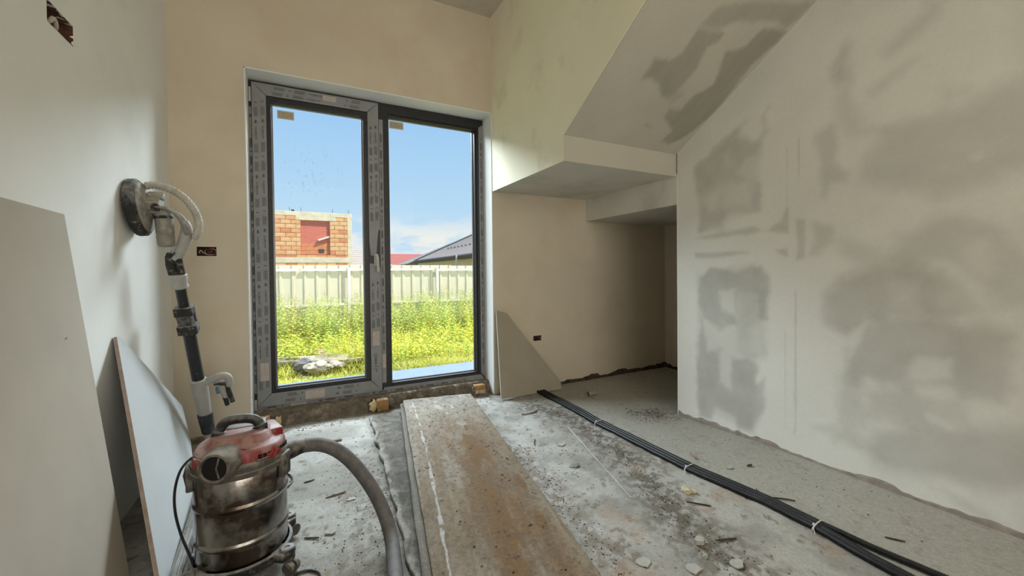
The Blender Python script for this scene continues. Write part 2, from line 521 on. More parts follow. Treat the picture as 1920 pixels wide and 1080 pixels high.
# outlines on the wall and soffit, in metres: (softness, amount, outline)
RW= [(0.02,0.34,[(1.93,1.76),(1.62,1.93),(1.47,1.80),(1.49,1.42),(1.9,1.31)]),(0.02,0.42,[(1.925,1.02),(1.49,1.10),(1.52,0.03),(1.93,0.09)]),(0.02,0.55,[(1.941,1.757),(1.769,1.855),(1.586,1.97),(1.548,1.967),(1.635,1.893),(1.512,1.811),(1.441,1.905),(1.458,1.963),(1.433,2.006),(1.476,1.934),(1.433,1.867),(1.512,1.767),(1.568,1.745),(1.616,1.664),(1.486,1.546),(1.486,1.404),(1.687,1.413),(1.718,1.31),(1.896,1.328),(1.895,1.522),(1.942,1.612)]),(0.03,-0.5,[(1.738,1.798),(1.675,1.801),(1.655,1.711),(1.727,1.708)]),(0.03,-0.6,[(1.883,1.541),(1.749,1.616),(1.549,1.595),(1.531,1.537),(1.531,1.428),(1.739,1.439),(1.838,1.433)]),(0.02,0.35,[(1.738,1.575),(1.771,1.463),(1.728,1.418),(1.717,1.513)]),(0.012,0.6,[(1.932,1.269),(1.729,1.292),(1.513,1.309),(1.434,1.274),(1.569,1.267),(1.861,1.263)]),(0.012,0.6,[(1.434,1.283),(1.358,1.327),(1.33,1.391),(1.33,1.259),(1.425,1.268)]),(0.008,0.6,[(1.944,1.166),(1.607,1.164),(1.55,1.152),(1.74,1.127),(1.932,1.134)]),(0.008,0.6,[(1.392,1.158),(1.329,1.161),(1.329,1.123),(1.359,1.131)]),(0.008,0.55,[(1.277,1.317),(1.242,1.313),(1.231,1.206),(1.242,1.105),(1.278,1.102)]),(0.02,0.5,[(1.191,1.291),(1.109,1.274),(1.109,1.197),(1.17,1.123),(1.213,1.125)]),(0.004,0.5,[(1.272,1.78),(1.264,1.77),(1.266,1.562),(1.272,1.563)]),(0.004,0.35,[(1.332,1.735),(1.326,1.734),(1.326,1.259),(1.331,1.259)]),(0.015,0.8,[(1.901,0.994),(1.824,1.062),(1.627,1.04),(1.478,1.075),(1.431,0.998),(1.443,0.751),(1.49,0.734),(1.502,0.889),(1.628,0.909),(1.642,0.706),(1.752,0.641),(1.871,0.722),(1.91,0.815)]),(0.015,-0.6,[(1.751,0.904),(1.654,0.92),(1.635,0.757),(1.723,0.788)]),(0.02,0.45,[(1.628,0.896),(1.466,0.915),(1.443,0.538),(1.473,0.521),(1.564,0.492),(1.629,0.531)]),(0.015,-0.3,[(1.551,0.691),(1.49,0.734),(1.479,0.532),(1.539,0.546)]),(0.015,0.8,[(1.887,0.72),(1.841,0.495),(1.738,0.525),(1.754,0.299),(1.67,0.267),(1.669,0.485),(1.515,0.477),(1.503,0.358),(1.455,0.393),(1.467,0.175),(1.491,0.132),(1.528,0.052),(1.63,0.024),(1.643,0.096),(1.783,0.118),(1.813,0.028),(1.906,0.026),(1.928,0.397)]),(0.004,0.5,[(1.288,0.922),(1.28,0.922),(1.28,0.143),(1.293,0.117)]),(0.004,0.3,[(1.343,0.692),(1.336,0.693),(1.335,0.125),(1.341,0.123)]),(0.03,0.6,[(1.12,2.107),(1.051,2.185),(1.026,2.162),(1.042,2.003),(1.076,1.997),(1.111,2.042)]),(0.03,0.5,[(0.894,2.069),(0.831,2.137),(0.752,2.173),(0.752,2.225),(0.678,2.181),(0.752,2.104),(0.88,2.035)]),(0.03,0.45,[(0.954,1.908),(0.872,1.958),(0.803,1.999),(0.777,1.987),(0.887,1.909),(0.939,1.883)]),(0.03,0.4,[(1.076,1.977),(1.042,1.963),(0.993,1.827),(0.977,1.744),(0.901,1.71),(0.961,1.691),(1.025,1.701),(1.085,1.819)]),(0.02,0.5,[(1.184,1.758),(1.111,1.787),(1.085,1.678),(1.12,1.605),(1.034,1.525),(1.042,1.477),(1.111,1.49),(1.138,1.413),(1.16,1.427),(1.156,1.604)]),(0.04,0.55,[(0.886,1.696),(0.776,1.715),(0.597,1.734),(0.478,1.801),(0.403,1.839),(0.401,1.444),(0.477,1.426),(0.618,1.377),(0.712,1.352),(0.802,1.403),(0.993,1.467),(0.969,1.578),(0.916,1.668)]),(0.03,0.3,[(0.701,1.833),(0.62,1.799),(0.608,1.755),(0.713,1.761)]),(0.015,-0.8,[(0.606,1.504),(0.588,1.509),(0.587,1.495),(0.602,1.491)]),(0.03,0.5,[(0.862,1.077),(0.84,1.192),(0.735,1.265),(0.641,1.267),(0.554,1.206),(0.475,1.138),(0.403,1.111),(0.402,0.871),(0.537,0.896),(0.604,1.006),(0.677,1.059),(0.735,1.074),(0.828,1.041)]),(0.03,-0.6,[(0.631,1.123),(0.579,1.152),(0.554,1.044),(0.579,1.019),(0.622,1.058)]),(0.015,-0.6,[(0.725,1.08),(0.658,1.059),(0.653,1.039),(0.715,1.053)]),(0.03,0.35,[(1.071,1.195),(0.98,1.188),(0.908,1.108),(0.98,1.065),(1.071,1.115)]),(0.03,0.75,[(1.148,0.903),(1.085,1.003),(0.919,1.064),(0.755,1.061),(0.64,0.98),(0.604,0.878),(0.657,0.848),(0.754,0.846),(0.861,0.83),(0.955,0.791),(0.967,0.713),(1.044,0.702),(1.127,0.757)]),(0.03,-0.45,[(0.861,0.961),(0.775,0.977),(0.785,0.865),(0.861,0.873)]),(0.03,-0.35,[(0.715,0.965),(0.622,0.98),(0.604,0.878),(0.705,0.884)]),(0.03,0.75,[(1.044,0.639),(0.931,0.808),(0.754,0.839),(0.586,0.816),(0.496,0.789),(0.496,0.62),(0.527,0.513),(0.602,0.518),(0.666,0.541),(0.816,0.504),(0.906,0.497),(0.967,0.513),(0.992,0.383),(1.031,0.451)]),(0.012,-0.8,[(1.044,0.686),(1.018,0.737),(0.961,0.79),(0.98,0.696),(1.031,0.594)]),(0.015,-0.8,[(0.816,0.59),(0.774,0.648),(0.666,0.661),(0.675,0.579),(0.743,0.536),(0.816,0.533)]),(0.03,0.6,[(0.967,0.452),(0.816,0.504),(0.733,0.456),(0.713,0.352),(0.86,0.332),(0.966,0.313)]),(0.03,0.45,[(0.713,0.461),(0.62,0.526),(0.637,0.417),(0.684,0.402)]),(0.04,0.75,[(0.991,0.165),(0.93,0.264),(0.656,0.358),(0.472,0.433),(0.372,0.466),(0.371,0.216),(0.533,0.15),(0.673,0.123),(0.826,0.096),(0.929,0.081)]),(0.03,0.5,[(1.084,0.487),(1.005,0.598),(0.979,0.293),(0.991,0.149),(1.098,0.141),(1.112,0.185),(1.2,0.171),(1.2,0.188),(1.084,0.227)]),(0.012,-0.7,[(0.743,0.397),(0.665,0.368),(0.674,0.357),(0.732,0.373)]),(0.02,0.4,[(0.722,0.073),(0.683,0.105),(0.517,0.033),(0.485,0.014),(0.6,0.014)])]
SF= [(0.012,0.8,[(1.739,1.712),(1.713,1.601),(1.805,1.592),(1.828,1.602),(1.878,1.555),(1.85,1.431),(1.942,1.429),(2.037,1.428),(2.046,1.461),(2.002,1.492),(2.05,1.586),(2.035,1.687),(2.013,1.777),(1.955,1.77),(1.873,1.718),(1.796,1.701)]),(0.015,0.7,[(1.85,1.431),(1.873,1.362),(1.972,1.302),(2.448,1.186),(2.43,1.318),(2.25,1.318),(2.091,1.355),(1.953,1.42)]),(0.012,0.9,[(2.213,2.032),(2.219,1.998),(2.25,1.951),(2.093,1.885),(2.084,1.829),(2.173,1.813),(2.179,1.729),(2.258,1.643),(2.149,1.489),(2.255,1.437),(2.264,1.342),(2.382,1.315),(2.45,1.321),(2.452,1.386),(2.415,1.511),(2.445,1.716),(2.441,1.867),(2.399,1.965),(2.35,2.012),(2.316,2.034)]),(0.01,0.5,[(1.99,1.937),(2.068,1.949),(2.072,1.958)]),(0.015,0.45,[(1.964,1.734),(2.085,1.728),(2.103,1.743),(2.06,1.796)])]
def patch_field(U, W, patches, seed):
    """bare grey board showing through the filler: blurred, ragged outlines; 0..1"""
    wob = (fbm(U * 9, W * 9, seed, 4) - 0.5) * 0.05
    wob2 = (fbm(U * 30, W * 30, seed + 9, 3) - 0.5) * 0.02
    g = np.zeros(U.shape)
    for k, (soft, amt, poly) in enumerate(patches):
        s = min(1.0, soft / 0.02)
        d = poly_sd(U, W, poly) + (wob + wob2) * s
        c = 1 - sstep(-soft * 1.5, soft * 1.5, d)
        if amt > 0:
            g = np.maximum(g, 0) + amt * c * (1 - 0.75 * np.clip(g, 0, 1))
        else:
            g = g * (1 + amt * c)
    return np.clip(g, 0, 1)

C_FILL = np.array([0.655, 0.64, 0.58]); C_BARE = np.array([0.40, 0.388, 0.345])
n1, n2 = 180, 150
u = np.linspace(X1 + 0.004, X2, n1); s = np.linspace(ytop, YS - 0.001, n2)
U, S_ = np.meshgrid(u, s, indexing='ij')
Z = ZS2 + SL * (YS - S_) - 0.003
f = patch_field(U, S_, SF, 31) * (0.75 + 0.5 * fbm(U * 14, S_ * 5, 35, 3))
base = 0.93 + 0.14 * fbm(U * 5, S_ * 5, 33, 3)
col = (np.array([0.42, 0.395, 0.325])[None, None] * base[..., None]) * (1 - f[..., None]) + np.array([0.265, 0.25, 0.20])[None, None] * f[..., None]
V = np.stack([U, S_, Z], -1).reshape(-1, 3)
link('ceiling_stair', mesh_quads('ceiling_stair', V, grid_quads(n1, n2), True, col.reshape(-1, 3)), m_board, kind='structure')

# right wall: fine grid for the skim coat on the stretch in view, plain slab behind it
y = np.linspace(0.0, YW, 230); z = np.linspace(-0.05, CEIL, 330)
Yg, Zg = np.meshgrid(y, z, indexing='ij')
f = patch_field(Yg, Zg, RW, 51)
# everything further up and nearer stays half skimmed
more = sstep(0.45, 0.62, fbm(Yg * 2.2, Zg * 2.2, 71, 4)) * np.clip(sstep(0.55, 0.35, Yg) + 0.6 * sstep(2.2, 2.5, Zg) * sstep(1.3, 1.0, Yg), 0, 1)
f = np.clip(np.maximum(f, 0.7 * more), 0, 1)
f = f * (0.72 + 0.45 * fbm(Yg * 11, Zg * 11, 61, 4))
base = 0.93 + 0.12 * fbm(Yg * 4, Zg * 4, 62, 4)
col = (C_FILL * base[..., None]) * (1 - f[..., None]) + C_BARE * f[..., None]
V = np.stack([np.full(Yg.shape, X2), Yg, Zg], -1).reshape(-1, 3)
Q = grid_quads(230, 330)[:, ::-1]
link('wall_right', mesh_quads('wall_right', V, Q, True, col.reshape(-1, 3)), m_board, kind='structure')
b = MB()
b.box(X2 + 0.001, X2 + 0.12, 0.0, YW - 0.0005, -0.05, CEIL)
b.box(X2, X2 + 0.12, -2.9, -0.0005, -0.05, CEIL)
b.build('wall_right_core', mat('filler_plain', (0.62, 0.60, 0.54), 0.9, var=0.04, scale=3), kind='structure')

# deeper part of the niche: lintel, low ceiling, end wall, inner side
b = MB(); b.box(X2, X2 + 0.12, YW + 0.001, YD, ZF, ZS + 0.02)
b.build('trim_2', m_niche, kind='structure')
b = MB(); b.box(X2 + 0.12, 3.9, 1.2, YD, ZF, ZF + 0.1)
b.build('ceiling_niche', m_niche, kind='structure')
b = MB(); b.box(3.53, 3.75, 1.2, YD, -0.05, ZF)
b.build('wall_niche', m_back, kind='structure')
b = MB(); b.box(X2 + 0.12, 3.53, 1.2, 1.3, -0.05, ZF)
b.build('wall_niche_side', m_back, kind='structure')
# rear end of the room, open in the middle to the rest of the house
b = MB()
b.box(XL - 0.25, XL + 0.08, -2.9, -2.8, -0.05, CEIL); b.box(X2 - 0.08, X2 + 0.12, -2.9, -2.8, -0.05, CEIL)
b.box(XL - 0.25, X2 + 0.12, -2.9, -2.8, 2.95, CEIL)
b.build('wall_rear', m_left, kind='structure')
# roof that shades the terrace
b = MB(); b.box(-6, 9, -8, 3.62, CEIL + 0.12, CEIL + 0.30)
b.build('roof', mat('roof_membrane', (0.25, 0.24, 0.23), 0.9), kind='structure')
b = MB(); b.box(-6, XL - 0.25, 3.30, 3.55, -0.35, CEIL + 0.12); b.box(3.9, 9, 3.30, 3.55, -0.35, CEIL + 0.12)
b.build('wall_outer', m_left, kind='structure')

# ------------------------------------------------------------------ floor
nx, ny = 372, 262
x = np.linspace(-0.72, 3.62, nx); yy = np.linspace(0.15, 3.30, ny)
FX, FY = np.meshgrid(x, yy, indexing='ij')
def floor_height(X, Y):
    rough = 0.35 + 0.65 * sstep(2.05, 1.55, X + 0.10 * (Y - 2))
    h = (fbm(X * 5, Y * 5, 3, 4) - 0.5) * 0.014 * rough + (fbm(X * 26, Y * 26, 5, 3) - 0.5) * 0.008 * rough
    h = h + (fbm(X * 1.3, Y * 1.3, 6, 2) - 0.5) * 0.006
    h = h - 0.020 * np.exp(-((X - 2.5) ** 2 + (Y - 2.15) ** 2) / 0.30)
    return h - 0.004
FZ = floor_height(FX, FY)
base = np.array([0.28, 0.266, 0.233])[None, None] * (0.80 + 0.42 * fbm(FX * 3, FY * 3, 8, 5))[..., None]
def mixin(colr, mask):
    global base
    base = base * (1 - mask[..., None]) + np.array(colr)[None, None] * mask[..., None]
# smooth cleaner screed along the right wall and in the niche
right = sstep(1.80, 1.95, FX + 0.05 * np.sin(FY * 5))
mixin((0.375, 0.36, 0.31), 0.65 * right * (0.8 + 0.3 * fbm(FX * 6, FY * 6, 18, 3)))
# plaster dust, thick between the boards and the conduits and below the door
pl = sstep(0.44, 0.62, fbm(FX * 4.5, FY * 4.5, 21, 5)) * (1 - right)
mixin((0.44, 0.43, 0.39), 0.55 * pl)
core = 1 - sstep(0.10, 0.42, seg_dist(FX, FY, [(1.30, 2.95), (1.30, 2.4), (1.18, 1.7), (1.12, 1.3)]))
mixin((0.44, 0.435, 0.405), 0.55 * core * sstep(0.3, 0.62, fbm(FX * 9, FY * 9, 22, 4)))
# dark crumbly dirt bands
band = seg_dist(FX, FY, [(1.60, 2.72), (1.70, 2.35), (1.67, 2.0), (1.60, 1.68), (1.47, 1.37), (1.40, 1.17), (1.36, 1.0), (1.34, 0.8), (1.30, 0.4)])
speck = fbm(FX * 42, FY * 42, 25, 3)
mixin((0.12, 0.105, 0.08), 0.92 * np.clip(1 - band / 0.19, 0, 1) ** 0.6 * sstep(0.44, 0.60, speck + 0.10 * np.clip(1 - band / 0.08, 0, 1)))
band2 = seg_dist(FX, FY, [(1.10, 2.2), (1.06, 1.75), (1.02, 1.4), (0.98, 1.1), (0.93, 0.7)])
mixin((0.17, 0.13, 0.09), 0.7 * np.clip(1 - band2 / 0.13, 0, 1) * sstep(0.42, 0.58, fbm(FX * 38, FY * 38, 26, 3)))
band3 = seg_dist(FX, FY, [(0.36, 2.1), (0.30, 1.8), (0.26, 1.5), (0.05, 1.45), (0.0, 1.2)])
mixin((0.16, 0.13, 0.10), 0.75 * np.clip(1 - band3 / 0.26, 0, 1) * sstep(0.47, 0.60, fbm(FX * 34, FY * 34, 27, 3)))
pile = np.hypot((FX - 2.32) / 1.6, FY - 2.17)
mixin((0.15, 0.13, 0.10), 0.75 * np.clip(1 - pile / 0.20, 0, 1) * sstep(0.40, 0.55, fbm(FX * 40, FY * 40, 28, 3)))
edge = np.minimum(np.abs(FY - 3.2) + 0 * FX, 1)
mixin((0.20, 0.155, 0.11), 0.8 * np.clip(1 - edge / 0.07, 0, 1) * sstep(0.35, 0.6, fbm(FX * 12, FY * 12, 29, 3)))
# brown soil spots everywhere, sparse
mixin((0.18, 0.145, 0.11), 0.8 * sstep(0.69, 0.76, fbm(FX * 30, FY * 30, 40, 3)) * (1 - 0.6 * right))
mixin((0.33, 0.25, 0.19), 0.5 * sstep(0.60, 0.72, fbm(FX * 5, FY * 5, 44, 4)) * (1 - right) * sstep(2.0, 1.4, FY))
V = np.stack([FX, FY, FZ], -1).reshape(-1, 3)
Q = grid_quads(nx, ny)
c = base.reshape(-1, 3)
k0 = len(V)
V = np.vstack([V, [(-0.96, -2.9, -0.006), (3.9, -2.9, -0.006), (3.9, 0.15, -0.006), (-0.96, 0.15, -0.006),
                   (-0.96, -2.9, -0.1), (3.9, -2.9, -0.1), (3.9, 3.55, -0.1), (-0.96, 3.55, -0.1)]])
Q = np.vstack([Q, [(k0, k0 + 1, k0 + 2, k0 + 3), (k0 + 7, k0 + 6, k0 + 5, k0 + 4)]])
c = np.vstack([c, np.tile([0.40, 0.375, 0.33], (8, 1))])
link('floor', mesh_quads('floor', V, Q, True, c), m_floor, kind='structure')
def fz(x_, y_):
    return float(floor_height(np.array([x_]), np.array([y_]))[0])

# ------------------------------------------------------------------ ragged bottom edges of the walls
def ragged_strip(name, p0, p1, nrm, hmin, hmax, depth, m, seed, n=160, zb=-0.03):
    """strip that stands proud of a wall foot, with an uneven broken top"""
    p0 = Vector(p0); p1 = Vector(p1); nrm = Vector(nrm)
    t = np.linspace(0, 1, n); L = (p1 - p0).length
    nzv = fbm(t * L * 6, t * 0 + 3.3, seed, 3); nz2 = fbm(t * L * 26, t * 0 + 1.3, seed + 4, 2)
    hh = hmin + (hmax - hmin) * np.clip(0.75 * sstep(0.3, 0.7, nzv) + 0.35 * (nz2 - 0.2), 0, 1)
    dd = depth * (0.5 + fbm(t * L * 15, t * 0 + 7.7, seed + 7, 2))
    V = []; F = []
    for i in range(n):
        p = p0.lerp(p1, float(t[i]))
        d = nrm * float(dd[i])
        V += [p + d + Vector((0, 0, zb)), p + d * 0.9 + Vector((0, 0, float(hh[i]) * 0.7)), p + nrm * 0.0005 + Vector((0, 0, float(hh[i]))), p - nrm * 0.01 + Vector((0, 0, float(hh[i])))]
    for i in range(n - 1):
        for k in range(3):
            F.append((4 * i + k, 4 * i + 4 + k, 4 * i + 5 + k, 4 * i + 1 + k))
    b = MB(); b.add(V, F)
    return b.build(name, m, kind='structure')

m_gyp = mat('broken_gypsum_edge', (0.33, 0.28, 0.235), 0.95, var=0.2, scale=20, bump=0.6, stain=(0.24, 0.22, 0.20), stain_scale=9, stain_cut=(0.5, 0.6), stain_amt=0.8)
ragged_strip('baseboard_right', (X2, YW - 0.003, -0.018), (X2, 0.3, 0.0), (-1, 0, 0), 0.012, 0.042, 0.004, m_gyp, 81, n=260)
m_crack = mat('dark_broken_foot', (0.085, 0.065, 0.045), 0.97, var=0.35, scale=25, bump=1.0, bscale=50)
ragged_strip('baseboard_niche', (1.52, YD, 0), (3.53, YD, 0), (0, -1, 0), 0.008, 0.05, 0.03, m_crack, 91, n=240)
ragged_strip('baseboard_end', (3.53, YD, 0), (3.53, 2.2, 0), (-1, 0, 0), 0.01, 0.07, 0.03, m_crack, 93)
ragged_strip('baseboard_back', (XL, YD, 0), (XDOOR, YD, 0), (0, -1, 0), 0.006, 0.04, 0.02, mat('dusty_broken_foot', (0.30, 0.25, 0.18), 0.97, var=0.3, scale=25, bump=1.0), 95)
# edge bead on the niche corner of the right wall
b = MB(); b.box(X2 - 0.0012, X2 + 0.02, YW - 0.001, YW + 0.004, -0.02, ZF + 0.2)
b.build('trim_3', m_reveal, kind='structure')

# ------------------------------------------------------------------ rough masonry under the door
n1, n2 = 150, 18
u = np.linspace(XDOOR, X1, n1); w = np.linspace(-0.02, 0.095, n2)
U, W = np.meshgrid(u, w, indexing='ij')
Yr = 3.255 + (fbm(U * 9, W * 9, 101, 4) - 0.5) * 0.07 + (fbm(U * 40, W * 40, 103, 2) - 0.5) * 0.025 - 0.05 * sstep(0.06, -0.02, W)
V = np.stack([U, Yr, W], -1).reshape(-1, 3)
k0 = len(V)
Q = grid_quads(n1, n2)
V2 = np.stack([U[:, -1], np.full(n1, 3.42), W[:, -1]], -1)
V = np.vstack([V, V2])
top = [(i * n2 + n2 - 1, (i + 1) * n2 + n2 - 1, k0 + i + 1, k0 + i) for i in range(n1 - 1)]
trim = link('trim_4', mesh_quads('trim_4', V, np.vstack([Q, top]), True), m_mortar, kind='structure')
m_brick_o = mat('packing_brick', (0.36, 0.20, 0.085), 0.95, var=0.2, scale=20, bump=0.8, stain=(0.55, 0.45, 0.32), stain_scale=16, stain_cut=(0.5, 0.62), stain_amt=0.8)
m_foam = mat('foam_lump', (0.62, 0.49, 0.27), 0.9, var=0.15, scale=30, bump=0.9)
for (x0, x1, z0, z1, yb) in ((-0.285, -0.205, 0.002, 0.088, 3.185), (0.495, 0.580, 0.0, 0.088, 3.175), (1.295, 1.388, 0.012, 0.085, 3.185)):
    b = MB(); b.box(x0, x1, yb, 3.30, z0, z1, c=0.008)
    b.build('brick', m_brick_o, trim, smooth=True)
def lump(c, r, seed, sub=3, sq=(1, 1, 1), amp=0.35, f=3.0):
    bm = bmesh.new(); bmesh.ops.create_icosphere(bm, subdivisions=sub, radius=1.0)
    P = np.array([v.co for v in bm.verts])
    d = 1 + amp * ((fbm(P[:, 0] * f + 10 + seed, P[:, 1] * f + 20, seed, 3) - 0.5) + (fbm(P[:, 2] * f + 30, P[:, 0] * f + 5, seed + 3, 3) - 0.5)) * 2
    V = P * d[:, None] * r * np.array(sq) + np.array(c)
    F = [[v.index for v in f_.verts] for f_ in bm.faces]
    bm.free()
    return V, F
for c, r, sd in (((-0.160, 3.20, 0.040), 0.030, 1), ((0.470, 3.205, 0.045), 0.034, 2), ((0.600, 3.20, 0.055), 0.030, 3), ((1.285, 3.20, 0.055), 0.020, 4)):
    V, F = lump(c, r, sd, sq=(0.8, 0.8, 1.2))
    b = MB(); b.add(V, F); b.build('mortar_lump', m_foam if sd in (1, 2) else m_mortar, trim, smooth=True)

# ================================================================== garden door
m_anth = mat('anthracite_profile', (0.012, 0.012, 0.014), 0.45, var=0.1, scale=10, spec=0.4, dust=(0.20, 0.18, 0.15), dust_amt=0.10)
m_gasket = mat('spacer_bar', (0.20, 0.20, 0.20), 0.35, metal=0.6, var=0.1)
m_film = mat('grey_protective_film', (0.240, 0.245, 0.247), 0.45, var=0.06, scale=18, bump=0.25, bscale=45, spec=0.4, stain=(0.19, 0.18, 0.165), stain_scale=7, stain_cut=(0.5, 0.75), stain_amt=0.5)
m_print = mat('film_print_ink', (0.045, 0.045, 0.045), 0.6, var=0.1)
m_print2 = mat('film_print_pale_ink', (0.135, 0.135, 0.132), 0.6, var=0.1)
m_label = mat('pinkish_paper_label', (0.47, 0.40, 0.355), 0.75, var=0.06, scale=50)
m_label2 = mat('beige_glass_label', (0.44, 0.37, 0.26), 0.75, var=0.06, scale=50)
m_rim = mat('white_label_rim', (0.62, 0.66, 0.68), 0.7, var=0.02)
m_handle = mat('satin_handle', (0.46, 0.43, 0.39), 0.38, var=0.06, spec=0.5)

def glass_material():
    m = bpy.data.materials.new('dusty_pane')
    m.use_nodes = True
    n, l = m.node_tree.nodes, m.node_tree.links
    n.clear()
    out = n.new('ShaderNodeOutputMaterial')
    tr = n.new('ShaderNodeBsdfTransparent'); tr.inputs['Color'].default_value = (0.97, 0.985, 0.98, 1)
    gl = n.new('ShaderNodeBsdfGlossy'); gl.inputs['Roughness'].default_value = 0.02
    fr = n.new('ShaderNodeFresnel'); fr.inputs['IOR'].default_value = 1.12
    mx = n.new('ShaderNodeMixShader')
    l.new(fr.outputs[0], mx.inputs['Fac']); l.new(tr.outputs[0], mx.inputs[1]); l.new(gl.outputs[0], mx.inputs[2])
    # wiped smears and specks of filler dust
    tc = n.new('ShaderNodeTexCoord')
    mp = n.new('ShaderNodeMapping'); mp.inputs['Scale'].default_value = (9, 1, 3.0); mp.inputs['Rotation'].default_value = (0, 0.35, 0)
    wv = n.new('ShaderNodeTexNoise'); wv.inputs['Scale'].default_value = 3.0; wv.inputs['Detail'].default_value = 8; wv.inputs['Distortion'].default_value = 2.5
    l.new(tc.outputs['Object'], mp.inputs['Vector']); l.new(mp.outputs[0], wv.inputs['Vector'])
    r1 = n.new('ShaderNodeMapRange'); r1.inputs['From Min'].default_value = 0.60; r1.inputs['From Max'].default_value = 0.68; r1.inputs['To Max'].default_value = 0.13
    l.new(wv.outputs['Fac'], r1.inputs['Value'])
    # the smear sits in one hand-sized spot of the left pane
    vd = n.new('ShaderNodeVectorMath'); vd.operation = 'DISTANCE'; vd.inputs[1].default_value = (0.05, 3.37, 1.80)
    l.new(tc.outputs['Object'], vd.inputs[0])
    r2 = n.new('ShaderNodeMapRange'); r2.inputs['From Min'].default_value = 0.06; r2.inputs['From Max'].default_value = 0.30; r2.inputs['To Min'].default_value = 1.0; r2.inputs['To Max'].default_value = 0.0
    l.new(vd.outputs['Value'], r2.inputs['Value'])
    mu = n.new('ShaderNodeMath'); mu.operation = 'MULTIPLY'; l.new(r1.outputs[0], mu.inputs[0]); l.new(r2.outputs[0], mu.inputs[1])
    vo = n.new('ShaderNodeTexVoronoi'); vo.inputs['Scale'].default_value = 11
    l.new(tc.outputs['Object'], vo.inputs['Vector'])
    r3 = n.new('ShaderNodeMapRange'); r3.inputs['From Min'].default_value = 0.030; r3.inputs['From Max'].default_value = 0.022; r3.inputs['To Max'].default_value = 0.45
    l.new(vo.outputs['Distance'], r3.inputs['Value'])
    ad = n.new('ShaderNodeMath'); ad.operation = 'MAXIMUM'; l.new(mu.outputs[0], ad.inputs[0]); l.new(r3.outputs[0], ad.inputs[1])
    df = n.new('ShaderNodeBsdfDiffuse'); df.inputs['Color'].default_value = (0.22, 0.22, 0.22, 1)
    mx2 = n.new('ShaderNodeMixShader')
    l.new(ad.outputs[0], mx2.inputs['Fac']); l.new(mx.outputs[0], mx2.inputs[1]); l.new(df.outputs[0], mx2.inputs[2])
    l.new(mx2.outputs[0], out.inputs['Surface'])
    return m
m_pane = glass_material()

door = bpy.data.objects.new('door_1', None)
door.location = (0.58, 3.38, 0.09); door['kind'] = 'structure'
door['label'] = 'anthracite glazed garden door still in its grey printed protective film'
SC.collection.objects.link(door)

def ring(b, x0, x1, z0, z1, X0_, X1_, Z0_, Z1_, y0, y1):
    """mitred frame between an outer and an inner rectangle, from y0 (room side) to y1"""
    o = [(x0, z0), (x1, z0), (x1, z1), (x0, z1)]; i = [(X0_, Z0_), (X1_, Z0_), (X1_, Z1_), (X0_, Z1_)]
    for k in range(4):
        j = (k + 1) % 4
        q = [o[k], o[j], i[j], i[k]]
        b.prism([(px, 0, pz) for px, pz in q], (0, y0, 0), (0, y1, 0))
    return b

FX0, FX1, FZ0, FZ1 = XDOOR + 0.004, X1 - 0.006, 0.088, HEAD - 0.012
b = MB()
# left half (behind the sash) and the fixed right half with its deep glazing rebate
ring(b, FX0, 0.585, FZ0, FZ1, FX0 + 0.045, 0.535, 0.145, 2.345, 3.340, 3.425)
ring(b, 0.585, FX1, FZ0, FZ1, 0.627, 1.395, 0.150, 2.320, 3.340, 3.425)
frame = b.build('frame', m_anth, door)
b = MB()
ring(b, 0.627, 1.395, 0.150, 2.320, 0.640, 1.380, 0.163, 2.306, 3.352, 3.39)
b.build('glazing_bead', m_anth, frame)
b = MB()
ring(b, 0.638, 1.384, 0.160, 2.309, 0.650, 1.371, 0.172, 2.297, 3.392, 3.408)
b.build('spacer', m_gasket, frame)

SX0, SX1, SZ0, SZ1 = -0.283, 0.557, 0.122, 2.382
IX0, IX1, IZ0, IZ1 = -0.196, 0.474, 0.210, 2.300
b = MB()
ring(b, SX0, SX1, SZ0, SZ1, IX0, IX1, IZ0, IZ1, 3.322, 3.395)
sash = b.build('sash', m_anth, door)
b = MB()
ring(b, IX0, IX1, IZ0, IZ1, -0.170, 0.444, 0.236, 2.262, 3.330, 3.360)
b.build('glazing_bead', m_anth, sash)
b = MB()
ring(b, -0.174, 0.448, 0.232, 2.266, -0.160, 0.434, 0.246, 2.252, 3.362, 3.374)
b.build('spacer', m_gasket, sash)
b = MB(); b.box(-0.180, 0.455, 3.364, 3.372, 0.226, 2.272)
pane_l = b.build('pane', m_pane, door)
b = MB(); b.box(0.630, 1.392, 3.394, 3.402, 0.153, 2.317)
pane_r = b.build('pane', m_pane, door)

# protective film: thin strips stuck on the profiles, mitred at the sash corners
def film(parent, poly, yf):
    b = MB(); b.prism([(x_, 0, z_) for x_, z_ in poly], (0, yf - 0.0015, 0), (0, yf - 0.0002, 0))
    return b.build('film_strip', m_film, parent)
g = 0.0012
ys = 3.322
film(sash, [(SX0, SZ0 + g), (IX0 - 0.002, IZ0 + g), (IX0 - 0.002, IZ1 - g), (SX0, SZ1 - g)], ys)
film(sash, [(SX0 + g, SZ0), (SX1 - g, SZ0), (IX1 - g, IZ0 - 0.002), (IX0 + g, IZ0 - 0.002)], ys)
film(sash, [(SX0 + g, SZ1), (SX1 - g, SZ1), (IX1 - g, IZ1 + 0.002), (IX0 + g, IZ1 + 0.002)], ys)
